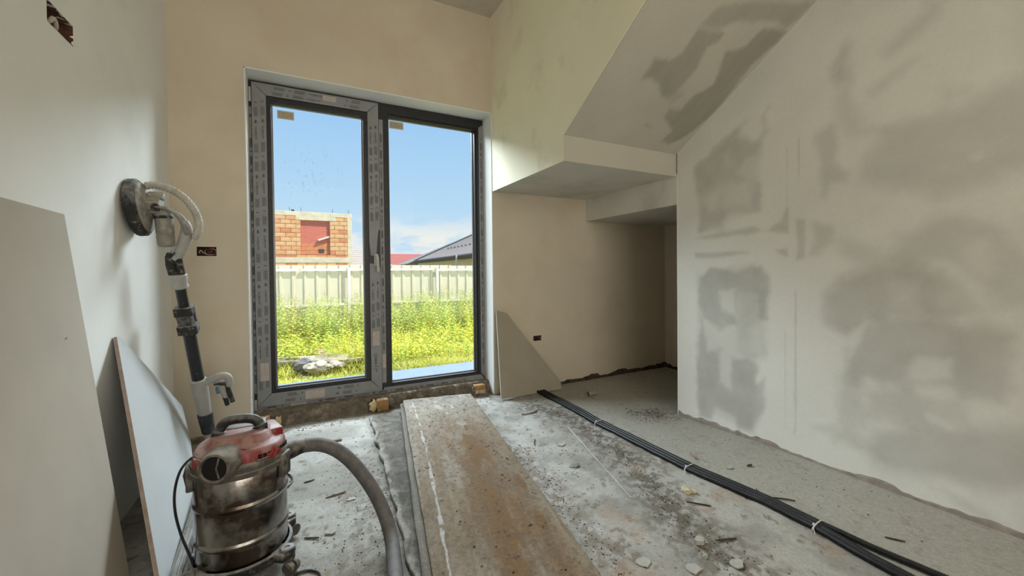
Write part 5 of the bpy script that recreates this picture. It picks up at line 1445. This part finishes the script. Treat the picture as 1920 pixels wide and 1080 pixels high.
def fz_fast(x_, y_):
    i = min(nx0 - 1, max(0, int((x_ + 0.72) / 4.34 * (nx0 - 1)))); j = min(ny0 - 1, max(0, int((y_ - 0.15) / 3.15 * (ny0 - 1))))
    return float(FZ[i, j])
nx0, ny0 = FZ.shape
m_grit = mat('dark_grit', (0.12, 0.10, 0.08), 0.95, var=0.35, scale=80)
m_grit2 = mat('pale_grit', (0.50, 0.47, 0.41), 0.95, var=0.2, scale=80)
grit('grit', [(1.60, 2.72), (1.70, 2.35), (1.67, 2.0), (1.60, 1.68), (1.47, 1.37), (1.40, 1.17), (1.36, 1.0), (1.34, 0.6)], 2600, 0.055, 0.0012, 0.0050, 5, m_grit, 'dark grit strewn in a band between string and conduits')
grit('grit', [(1.12, 2.2), (1.06, 1.75), (1.0, 1.35), (0.95, 1.0), (0.9, 0.6)], 1100, 0.055, 0.0012, 0.0058, 6, m_grit, 'dark grit along the right edge of the top board')
grit('grit', [(0.33, 2.4), (0.28, 1.9), (0.15, 1.6), (0.02, 1.5)], 1000, 0.12, 0.0012, 0.0050, 7, m_grit, 'dark grit scattered between the vacuum cleaner and the boards')
grit('grit', [(2.20, 2.25), (2.40, 2.15)], 650, 0.075, 0.0015, 0.007, 8, m_grit, 'small heap of dark grit at the niche corner')
grit('grit', [(1.3, 2.9), (1.25, 2.0), (1.3, 1.2), (1.5, 0.9), (0.1, 2.2), (0.1, 2.8)], 1100, 0.16, 0.0012, 0.008, 9, m_grit2, 'pale plaster crumbs strewn over the floor')
grit('grit', [(-0.25, 3.12), (1.40, 3.12)], 500, 0.035, 0.002, 0.010, 10, m_grit2, 'crumbs of mortar below the garden door')
grit('grit', [(1.95, 2.0), (2.2, 1.4), (2.1, 0.8)], 160, 0.13, 0.001, 0.005, 12, m_grit, 'sparse dark crumbs on the screed by the right wall')
# crumbs lying on the top board
r = np.random.default_rng(77); V = []; F = []
for _ in range(330):
    t = r.random(); s = r.random()
    x_ = (0.673 - 0.17 * 2.8 * t) + 0.03 + s * 0.45; y_ = 3.07 - 2.6 * t - 0.10 * s
    q = 0.0012 + 0.0055 * r.random() ** 3; k = len(V)
    for dx, dy, dz in ((1, 0.1, 0), (-1, 0, 0), (0, .7, 0), (0.1, -.7, 0), (0.1, 0.1, 0.6), (0, 0, -0.3)):
        V.append((x_ + q * dx, y_ + q * dy, 0.0875 + q * dz))
    for f_ in ((0, 2, 4), (2, 1, 4), (1, 3, 4), (3, 0, 4), (2, 0, 5), (1, 2, 5), (3, 1, 5), (0, 3, 5)):
        F.append(tuple(i + k for i in f_))
tag(link('grit', mesh_quads('grit', V, F), m_grit, kind='stuff'), 'dark crumbs lying on the top board', 'debris')

# ================================================================== outside
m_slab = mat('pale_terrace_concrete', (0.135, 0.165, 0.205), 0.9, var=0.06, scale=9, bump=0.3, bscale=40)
b = MB(); b.box(-6, 9, 3.40, 4.47, -0.30, -0.005)
b.build('terrace_slab', m_slab, kind='structure')
m_soil = mat('garden_soil', (0.30, 0.27, 0.14), 0.95, var=0.3, scale=3, color2=(0.22, 0.26, 0.08))
GZ = -0.22
n1, n2 = 90, 70
u = np.linspace(-14, 22, n1); w = np.linspace(4.46, 13.5, n2)
U, W = np.meshgrid(u, w, indexing='ij')
def ground_h(X, Y):
    return GZ + 0.17 * sstep(4.47 + 1.0, 4.47, Y) * 0.9 + (fbm(X * 1.1 + 40, Y * 1.1, 401, 3) - 0.5) * 0.10
V = np.stack([U, W, ground_h(U, W)], -1).reshape(-1, 3); k0 = len(V)
V = np.vstack([V, [(-120, 13.5, GZ - 0.1), (140, 13.5, GZ - 0.1), (140, 220, GZ - 0.1), (-120, 220, GZ - 0.1)]])
Q = np.vstack([grid_quads(n1, n2), [(k0, k0 + 1, k0 + 2, k0 + 3)]])
link('ground', mesh_quads('ground', V, Q, True), m_soil, kind='structure')

# --- grass and weeds
def grass_mat(name):
    m = bpy.data.materials.new(name); m.use_nodes = True
    n, l = m.node_tree.nodes, m.node_tree.links
    n.clear()
    out = n.new('ShaderNodeOutputMaterial'); at = n.new('ShaderNodeVertexColor'); at.layer_name = 'Col'
    df = n.new('ShaderNodeBsdfDiffuse'); tl_ = n.new('ShaderNodeBsdfTranslucent'); mx = n.new('ShaderNodeMixShader'); mx.inputs['Fac'].default_value = 0.38
    l.new(at.outputs['Color'], df.inputs['Color']); l.new(at.outputs['Color'], tl_.inputs['Color'])
    l.new(df.outputs[0], mx.inputs[1]); l.new(tl_.outputs[0], mx.inputs[2]); l.new(mx.outputs[0], out.inputs['Surface'])
    return m
m_grass = grass_mat('sunlit_grass')
def blades(name, X, Y, H_, W_, lean_, colr, label, seed, segs=3):
    """curved tapering blades: quads as strips"""
    r = np.random.default_rng(seed)
    N = len(X); az = r.random(N) * 2 * np.pi; bend = lean_ * (0.4 + r.random(N))
    Zb = ground_h(X, Y) - 0.01
    V = np.zeros((N, segs + 1, 2, 3), np.float32)
    face = az + np.pi / 2 + r.normal(size=N) * 0.5
    for s in range(segs + 1):
        t = s / segs
        cx = X + np.cos(az) * bend * H_ * t ** 2; cy = Y + np.sin(az) * bend * H_ * t ** 2
        cz = Zb + H_ * (t - 0.28 * bend * t ** 2)
        ww = W_ * (1 - t ** 1.6) * 0.5 + 0.0006
        for q, sg in enumerate((-1, 1)):
            V[:, s, q, 0] = cx + sg * ww * np.cos(face); V[:, s, q, 1] = cy + sg * ww * np.sin(face); V[:, s, q, 2] = cz
    base_i = (np.arange(N) * (segs + 1) * 2)[:, None]
    Q = np.concatenate([base_i + np.array([[2 * s, 2 * s + 1, 2 * s + 3, 2 * s + 2]]) for s in range(segs)], 1).reshape(-1, 4)
    c = np.repeat(colr, (segs + 1) * 2, 0)
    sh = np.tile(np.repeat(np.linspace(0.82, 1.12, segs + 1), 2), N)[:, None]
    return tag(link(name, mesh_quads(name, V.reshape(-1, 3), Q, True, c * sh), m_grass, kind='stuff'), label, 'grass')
r = np.random.default_rng(5)
def grass_colour(X, Y, seed):
    rr = np.random.default_rng(seed)
    n = len(X); t = np.clip(fbm(X * 1.7 + 30, Y * 1.7, 411, 3) + rr.normal(size=n) * 0.16, 0, 1)[:, None]
    a = np.array([0.40, 0.40, 0.065]); b_ = np.array([0.60, 0.54, 0.14]); d_ = np.array([0.16, 0.18, 0.045])
    c = np.where(t < 0.5, d_ + (a - d_) * (t / 0.5), a + (b_ - a) * ((t - 0.5) / 0.5))
    dry = (rr.random(n) < 0.10)[:, None]
    return np.where(dry, np.array([0.66, 0.58, 0.30]), c)
def in_view(x, y):
    return (x > -0.34 * y * 0.55 - 0.9 * 0) | True
N = 52000
Yg_ = 4.50 + (9.35 - 4.50) * r.random(N) ** 0.85; Xg_ = -1.6 + r.random(N) * (1.0 + 0.62 * Yg_)
clear = (np.hypot((Xg_ - 0.1) / 0.55, Yg_ - 5.55) < 0.35) & (r.random(N) < 0.85)
Xg_, Yg_ = Xg_[~clear], Yg_[~clear]; N = len(Xg_)
Hg = (0.11 + 0.16 * r.random(N)) * (0.6 + 0.9 * fbm(Xg_ * 1.3 + 60, Yg_ * 1.3, 421, 3)) * (0.75 + 0.35 * sstep(4.5, 6.5, Yg_))
Hg = Hg * (1 - 0.6 * sstep(5.75, 5.3, Yg_) * sstep(0.75, 0.45, np.abs(Xg_ - 0.12)))      # trodden low in front of the stones
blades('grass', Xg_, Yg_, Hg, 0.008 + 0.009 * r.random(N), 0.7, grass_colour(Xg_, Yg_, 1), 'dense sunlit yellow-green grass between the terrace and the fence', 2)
# leafy weeds: stems with pointed leaves, taller towards the fence
def weeds(name, n, seed, y0, y1, h0, h1, label, hue):
    r = np.random.default_rng(seed); V = []; Q = []; C_ = []
    for _ in range(n):
        y_ = y0 + (y1 - y0) * r.random(); x_ = -1.6 + r.random() * (1.0 + 0.62 * y_)
        if math.hypot((x_ - 0.1) / 0.5, y_ - 5.55) < 0.36 or math.hypot(x_ - 0.25, (y_ - 5.5) * 0.8) < 0.3:
            continue
        if y_ < 5.8 and abs(x_ - 0.12) < 0.65:
            continue
        h = h0 + (h1 - h0) * r.random() * (0.5 + vn1(x_, y_))
        z_ = float(ground_h(np.array([x_]), np.array([y_]))[0])
        dx, dy = r.normal() * 0.12 * h, r.normal() * 0.12 * h
        cc = np.array(hue) * (0.75 + 0.5 * r.random()) * np.array([1 + 0.25 * r.normal() * 0.5, 1, 1])
        nl = int(7 + h * 22)
        k = len(V); V += [(x_ - 0.003, y_, z_), (x_ + 0.003, y_, z_), (x_ + dx + 0.0015, y_ + dy, z_ + h), (x_ + dx - 0.0015, y_ + dy, z_ + h)]
        Q.append((k, k + 1, k + 2, k + 3)); C_ += [cc * 0.8] * 4
        for i in range(nl):
            t = 0.12 + 0.88 * i / nl; a = i * 2.4 + r.random() * 0.6
            L_ = (0.040 + 0.055 * r.random()) * (1.15 - 0.55 * t); wd = L_ * (0.20 + 0.14 * r.random()); up = 0.15 + 0.6 * r.random()
            bx, by, bz = x_ + dx * t, y_ + dy * t, z_ + h * t
            ca, sa = math.cos(a), math.sin(a)
            k = len(V)
            V += [(bx, by, bz), (bx + ca * L_ * 0.5 - sa * wd, by + sa * L_ * 0.5 + ca * wd, bz + L_ * up * 0.5), (bx + ca * L_, by + sa * L_, bz + L_ * up * 0.55), (bx + ca * L_ * 0.5 + sa * wd, by + sa * L_ * 0.5 - ca * wd, bz + L_ * up * 0.5)]
            Q.append((k, k + 1, k + 2, k + 3)); C_ += [cc * (0.85 + 0.4 * r.random())] * 4
    return tag(link(name, mesh_quads(name, V, Q, False, np.array(C_)), m_grass, kind='stuff'), label, 'weeds')
def vn1(x_, y_):
    return float(vnoise(np.array([x_ * 1.4 + 50]), np.array([y_ * 1.4 + 50]), 431)[0])
weeds('weeds', 2300, 21, 5.0, 9.3, 0.16, 0.50, 'leafy green weeds growing through the grass', (0.42, 0.45, 0.08))
weeds('weeds', 1500, 22, 7.2, 9.7, 0.42, 0.88, 'tall grey-green weeds in front of the metal fence', (0.50, 0.54, 0.17))
weeds('weeds', 160, 23, 5.2, 8.8, 0.15, 0.40, 'yellow flowering weeds in the grass', (0.70, 0.52, 0.05))
# dry seed stalks
N = 130; Ys_ = 7.0 + 2.5 * r.random(N); Xs_ = -1.2 + r.random(N) * (1.0 + 0.5 * Ys_)
blades('grass', Xs_, Ys_, 0.55 + 0.35 * r.random(N), np.full(N, 0.010), 0.35, np.tile(np.array([[0.30, 0.29, 0.17]]), (N, 1)), 'tall dry grass stalks reaching up in front of the fence', 9)

# --- planks and stones in the grass
m_old = mat('bleached_timber', (0.23, 0.195, 0.14), 0.9, var=0.2, scale=14, bump=0.3)
m_stone = mat('pale_rubble', (0.29, 0.255, 0.21), 0.95, var=0.15, scale=12, bump=0.6)
m_gst = mat('grey_rubble', (0.10, 0.097, 0.095), 0.95, var=0.2, scale=12, bump=0.6)
def gbox(name, c, d, L_, w_, h_, m, label, cat, tilt=0.0):
    d = Vector(d).normalized(); n_ = Vector((-d.y, d.x, 0)).normalized()
    b = MB(); b.box(-L_ / 2, L_ / 2, -w_ / 2, w_ / 2, 0, h_, M=frame_matrix(Vector(c), d, n_, d.cross(n_)) @ Matrix.Rotation(tilt, 4, 'X'), c=0.006)
    return tag(b.build(name, m, smooth=True, angle=30), label, cat)
gbox('timber_plank', (0.02, 5.90, -0.09), (1, -0.16, -0.03), 1.05, 0.20, 0.05, m_old, 'long bleached plank lying in the grass beyond the door', 'plank', 0.15)
gbox('timber_plank', (0.40, 5.72, -0.11), (1, -0.10, 0.02), 0.62, 0.12, 0.04, m_old, 'shorter bleached plank beside the heap of stones', 'plank', -0.1)
for k, (x_, y_, r_, m_, lab) in enumerate(((0.02, 5.60, 0.095, m_gst, 'dark grey stone under the plank in the grass'), (0.13, 5.47, 0.098, m_stone, 'largest pale stone in the grass in front of the planks'), (0.38, 5.55, 0.070, m_stone, 'pale stone to the right of the largest one in the grass'), (0.27, 5.46, 0.055, m_stone, 'small pale stone between the two larger stones in the grass'), (0.25, 6.25, 0.10, mat('reddish_rubble', (0.30, 0.21, 0.15), 0.95, var=0.2, scale=12), 'reddish rubble lump behind the planks in the grass'))):
    V, F = lump((x_, y_, -0.13 + r_ * 0.5), r_, 70 + k, sub=3, sq=(1.15, 0.9, 0.75), amp=0.45, f=1.6)
    b = MB(); b.add(V, F)
    tag(b.build('stone', m_, smooth=True, angle=25), lab, 'stone')

# --- corrugated metal fence
FY0 = 10.0
m_fence = mat('pale_green_grey_sheet', (0.68, 0.63, 0.49), 0.5, var=0.05, scale=2.0, spec=0.4)
m_rail = mat('white_painted_rail', (0.82, 0.80, 0.74), 0.5, var=0.04)
fence = thing('metal_fence', (2.0, FY0, GZ), 'pale corrugated sheet-metal fence with white rails at the end of the garden', 'fence')
pitch = 0.236
def sheet(x0, nribs, z0, z1):
    prof = []
    for k in range(nribs):
        q = x0 + k * pitch
        prof += [(q, 0), (q + 0.145, 0), (q + 0.160, -0.028), (q + 0.205, -0.028), (q + 0.220, 0)]
    prof.append((x0 + nribs * pitch - 0.001, 0))
    V = []; F = []
    for z_ in (z0, z1):
        for px, py in prof:
            V += [(px, FY0 + py, z_), (px, FY0 + py + 0.002, z_)]
    n = len(prof)
    for i in range(n - 1):
        a = 2 * i; c = 2 * n + 2 * i
        F += [(a, a + 2, c + 2, c), (a + 1, c + 1, c + 3, a + 3), (c, c + 2, c + 3, c + 1), (a, a + 1, a + 3, a + 2)]
    b = MB(); b.add(V, F); b.build('sheet_panel', m_fence, fence)
xs = -6.0; k = 0
while xs < 12:
    sheet(xs, 5, -0.16, 1.243 - 0.006 * max(0, (xs - 1.5)) * 1.6)
    xs += 5 * pitch; k += 1
for z_ in (1.135, 0.355):
    xs = -6.0; sg = 0
    while xs < 12:
        dz = -0.012 * max(0, xs - 0.6) * 0.6
        b = MB(); b.box(xs, xs + 2.95, FY0 - 0.075, FY0 - 0.030, z_ + dz - 0.026, z_ + dz + 0.026, c=0.004)
        b.build('rail', m_rail, fence); xs += 3.0
for px in (-4.6, -1.85, 0.965, 3.03, 5.0, 7.4, 9.8):
    b = MB(); b.box(px - 0.03, px + 0.03, FY0 - 0.13, FY0 - 0.075, GZ - 0.1, 1.19, c=0.004)
    b.build('post', m_rail, fence)

# --- unfinished brick house
HY = 25.0
m_blk = [mat('hollow_block_a', (0.90, 0.46, 0.24), 0.9, var=0.12, scale=8), mat('hollow_block_b', (0.93, 0.57, 0.31), 0.9, var=0.12, scale=8), mat('hollow_block_c', (0.85, 0.34, 0.17), 0.9, var=0.15, scale=8)]
m_joint = mat('block_joint', (0.48, 0.20, 0.10), 0.95, var=0.2, scale=10)
m_conc = mat('cast_concrete', (0.90, 0.80, 0.60), 0.92, var=0.12, scale=3, bump=0.4, bscale=12, stain=(0.62, 0.52, 0.36), stain_scale=5, stain_cut=(0.55, 0.7), stain_amt=0.6)
m_rbrk = mat('red_infill_brick', (0.88, 0.28, 0.21), 0.9, var=0.12, scale=10)
house = thing('brick_house', (0.6, HY, GZ), 'unfinished orange block house with concrete beams beyond the fence', 'house')
hx0, hx1 = -3.2, 2.64
b = MB(); b.box(hx0, 0.03, HY + 0.02, HY + 0.30, GZ, 4.1); b.box(1.47, hx1 - 0.2, HY + 0.02, HY + 0.30, GZ, 4.1); b.box(0.03, 1.47, HY + 0.17, HY + 0.42, GZ, 4.1)
b.build('block_core', m_joint, house)
b = MB(); b.box(hx0, hx1 - 0.02, HY + 0.42, HY + 8, GZ, 4.0); b.build('rear_volume', m_conc, house)
b = MB(); b.box(hx0, hx1 + 0.02, HY - 0.03, HY + 8.02, 4.22, 4.46, c=0.015)
b.box(-0.22, 1.78, HY - 0.035, HY + 0.3, 4.00, 4.22, c=0.012)
b.build('ring_beam', m_conc, house)
b = MB(); b.box(2.40, hx1, HY - 0.025, HY + 0.30, GZ, 4.22, c=0.01); b.build('corner_column', m_conc, house)
b = MB(); b.box(hx0, hx1 + 0.01, HY - 0.035, HY + 8.01, 1.66, 1.97, c=0.01); b.build('floor_beam', m_conc, house)
rnd = random.Random(3)
bw, bh = 0.50, 0.238
shared = {}
def block(x0, x1, z0, z1, m, yy=HY, name='brick'):
    key = (round(x1 - x0, 3), round(z1 - z0, 3), m.name)
    if key not in shared:
        w_, h_ = x1 - x0, z1 - z0
        bb = MB(); bb.box(0, w_, 0, 0.06, 0, h_, c=0.006)
        o = bb.build(name, m, house)
        shared[key] = o.data
    else:
        o = link(name, shared[key], None, house)
    o.matrix_parent_inverse = Matrix.Translation(-Vector(house.location))
    o.location = (x0, yy - 0.012 - rnd.random() * 0.012, z0)
def fill(xa, xb, za, zb, off):
    r_ = 0; z_ = za
    while z_ + 0.05 < zb:
        h_ = min(bh, zb - z_)
        x_ = xa; first = (0.26 if (r_ + off) % 2 else 0.50)
        while x_ < xb - 0.03:
            w_ = min(first, xb - x_)
            if xb - x_ - w_ < 0.10: w_ = xb - x_
            block(x_ + 0.010, x_ + w_ - 0.010, z_ + 0.011, z_ + h_ - 0.011, m_blk[rnd.choice((0, 0, 1, 1, 1, 2))])
            x_ += w_; first = 0.5
        z_ += bh; r_ += 1
fill(-3.2, 0.03, 2.10, 4.22, 0)
fill(1.47, 2.40, 2.10, 4.22, 1)
fill(-3.2, 2.40, 1.97, 2.10, 0)
fill(-3.2, 2.40, 1.45, 1.66, 0)
# infill of small red bricks set back in the opening
r_ = 0; z_ = 2.12
while z_ < 3.98:
    big = z_ < 2.55
    h_ = 0.21 if big else 0.086
    x_ = 0.03 - (0.12 if r_ % 2 else 0)
    while x_ < 1.47:
        w_ = 0.36 if big else 0.29
        xa, xb = max(0.03, x_), min(1.47, x_ + w_)
        if xb - xa > 0.03:
            block(round(xa + 0.004, 3), round(xb - 0.004, 3), z_ + 0.004, z_ + h_ - 0.004, m_blk[2] if big else m_rbrk, HY + 0.13)
        x_ += w_
    z_ += h_; r_ += 1
b = MB(); M = Matrix.Translation((1.16, HY + 0.05, 3.02)) @ Matrix.Rotation(math.radians(-20), 4, 'Y')
b.box(-0.30, 0.30, -0.1, 0.1, -0.045, 0.045, M=M); b.build('white_profile', m_rail, house)
b = MB(); b.box(0.90, 1.18, HY + 0.09, HY + 0.125, 2.23, 2.44, c=0.004); b.build('vent_opening', m_gst, house)
for px in (0.05, 1.64, 2.47, -0.5):
    b = MB(); b.tube([(px, HY + 0.1, 4.44), (px + 0.01, HY + 0.1, 4.70)], 0.012, n=6); b.build('rebar', m_grit, house)
b = MB(); b.box(-0.42, -0.26, HY, HY + 0.14, 4.46, 4.56, c=0.03); b.build('mortar_lump', m_gst, house)

# --- houses beyond
m_tile = mat('grey_roof_tiles', (0.66, 0.565, 0.51), 0.8, var=0.12, scale=14)
m_tile2 = mat('light_grey_roof', (0.58, 0.57, 0.56), 0.8, var=0.08, scale=8)
m_rtile = mat('red_roof_tiles', (0.60, 0.22, 0.20), 0.8, var=0.10, scale=8)
m_ochre = mat('ochre_render', (0.93, 0.77, 0.48), 0.9, var=0.05, scale=2)
m_gut = mat('grey_gutter', (0.20, 0.185, 0.175), 0.6)
def courses(bm_, A, B, C_, D_, n, th):
    """roof slope from eave A-B up to ridge D-C, as overlapping stepped courses"""
    A, B, C_, D_ = map(Vector, (A, B, C_, D_)); nn = (B - A).cross(D_ - A).normalized()
    if nn.z < 0: nn = -nn
    for i in range(n):
        t0, t1 = i / n, (i + 1) / n + 0.012
        t1 = min(1, t1)
        q = [A.lerp(D_, t0), B.lerp(C_, t0), B.lerp(C_, t1), A.lerp(D_, t1)]
        bm_.prism([q[0] + nn * th, q[1] + nn * th, q[2] + nn * 0.004, q[3] + nn * 0.004], (0, 0, 0), -nn * 0.03)
h1 = thing('ochre_house', (17, 42, GZ), 'ochre bungalow with a grey hipped tile roof beyond the right part of the fence', 'house')
EX0, EX1, EY0, EY1, EZ, PT = 13.0, 13.7, 24.0, 54.8, 2.60, 0.53      # the long eave runs away from the garden
b = MB(); b.box(13.95, 26.0, 24.5, 54.2, GZ, EZ - 0.12); b.build('wall', m_ochre, h1)
RD = 7.0
b = MB()
courses(b, (EX0 - 0.1, EY0, EZ), (EX1, EY1, EZ), (EX1 + RD, EY1 - RD, EZ + PT * RD), (EX0 - 0.1 + RD, EY0 + RD, EZ + PT * RD), 26, 0.05)
courses(b, (EX1, EY1, EZ), (EX1 + 2 * RD, EY1, EZ), (EX1 + RD, EY1 - RD, EZ + PT * RD), (EX1 + RD, EY1 - RD, EZ + PT * RD), 26, 0.05)
b.build('roof', m_tile, h1)
b = MB(); b.tube([(EX1, EY1, EZ + 0.08), (EX1 + RD, EY1 - RD, EZ + PT * RD + 0.08)], 0.12, n=8); b.build('ridge_tiles', m_gut, h1)
b = MB(); b.tube([(EX1 - 0.08, EY1 + 0.1, EZ - 0.02), (EX0 - 0.18, EY0, EZ - 0.02)], 0.11, n=10); b.build('gutter', m_gut, h1, smooth=True)
b = MB(); b.prism([(EX1 + 0.02, EY1, EZ - 0.06), (EX0 - 0.08, EY0, EZ - 0.06), (EX0 - 0.08, EY0, EZ - 0.28), (EX1 + 0.02, EY1, EZ - 0.28)], (0, 0, 0), (0.05, 0, 0))
b.prism([(EX1 + 0.02, EY1, EZ - 0.24), (EX0 - 0.08, EY0, EZ - 0.24), (14.0, EY0, EZ - 0.24), (14.0, EY1, EZ - 0.24)], (0, 0, 0), (0, 0, -0.04)); b.build('fascia_board', m_gut, h1)
b = MB(); b.box(12.85, 12.98, 36.0, 36.14, EZ - 0.9, EZ + 0.05, c=0.02); b.build('downpipe', m_rail, h1)
b = MB()
for k in range(17):
    yy = 27.0 + 1.25 * k; q = 2.3
    xx = EX0 + (EX1 - EX0) * (yy - EY0) / (EY1 - EY0) + q
    b.box(xx - 0.08, xx + 0.08, yy - 0.11, yy + 0.11, EZ + PT * q + 0.02, EZ + PT * q + 0.20)
b.build('snow_guard', m_gut, h1)
h2 = thing('red_roofed_house', (15, 78, GZ), 'far house with a red roof seen just above the fence', 'house')
b = MB(); b.box(8.0, 23.0, 75.5, 86, GZ, 2.1); b.build('wall', m_ochre, h2)
b = MB(); courses(b, (4.0, 75, 2.0), (26.3, 75, 2.0), (21.3, 80, 4.75), (9.0, 80, 4.75), 12, 0.06); courses(b, (26.3, 75, 2.0), (26.3, 85, 2.0), (21.3, 80, 4.75), (21.3, 80, 4.75), 12, 0.06); b.build('roof', m_rtile, h2)
h3 = thing('grey_roofed_house', (17, 62, GZ), 'low light-grey roof between the red roof and the ochre house', 'house')
b = MB(); b.box(14.0, 24.0, 57.0, 65.4, GZ, 2.1); b.build('wall', m_ochre, h3)
b = MB(); courses(b, (13.1, 56.5, 2.3), (13.6, 66, 2.3), (20.1, 59.5, 5.35), (19.6, 56.5, 5.35), 14, 0.05); courses(b, (13.6, 66, 2.3), (26.6, 66, 2.3), (20.1, 59.5, 5.35), (20.1, 59.5, 5.35), 14, 0.05); b.build('roof', m_tile2, h3)
h4 = thing('dark_grey_roofed_house', (2.5, 39, GZ), 'grey roof slope just right of the unfinished block house', 'house')
b = MB(); b.box(-3.5, 7.0, 35.4, 42.6, GZ, 1.4); b.build('wall', m_ochre, h4)
b = MB(); courses(b, (-4.0, 35, 1.5), (7.4, 35, 1.5), (3.4, 39, 3.5), (0.0, 39, 3.5), 12, 0.04); courses(b, (7.4, 35, 1.5), (7.4, 43, 1.5), (3.4, 39, 3.5), (3.4, 39, 3.5), 12, 0.04); b.build('roof', m_tile, h4)
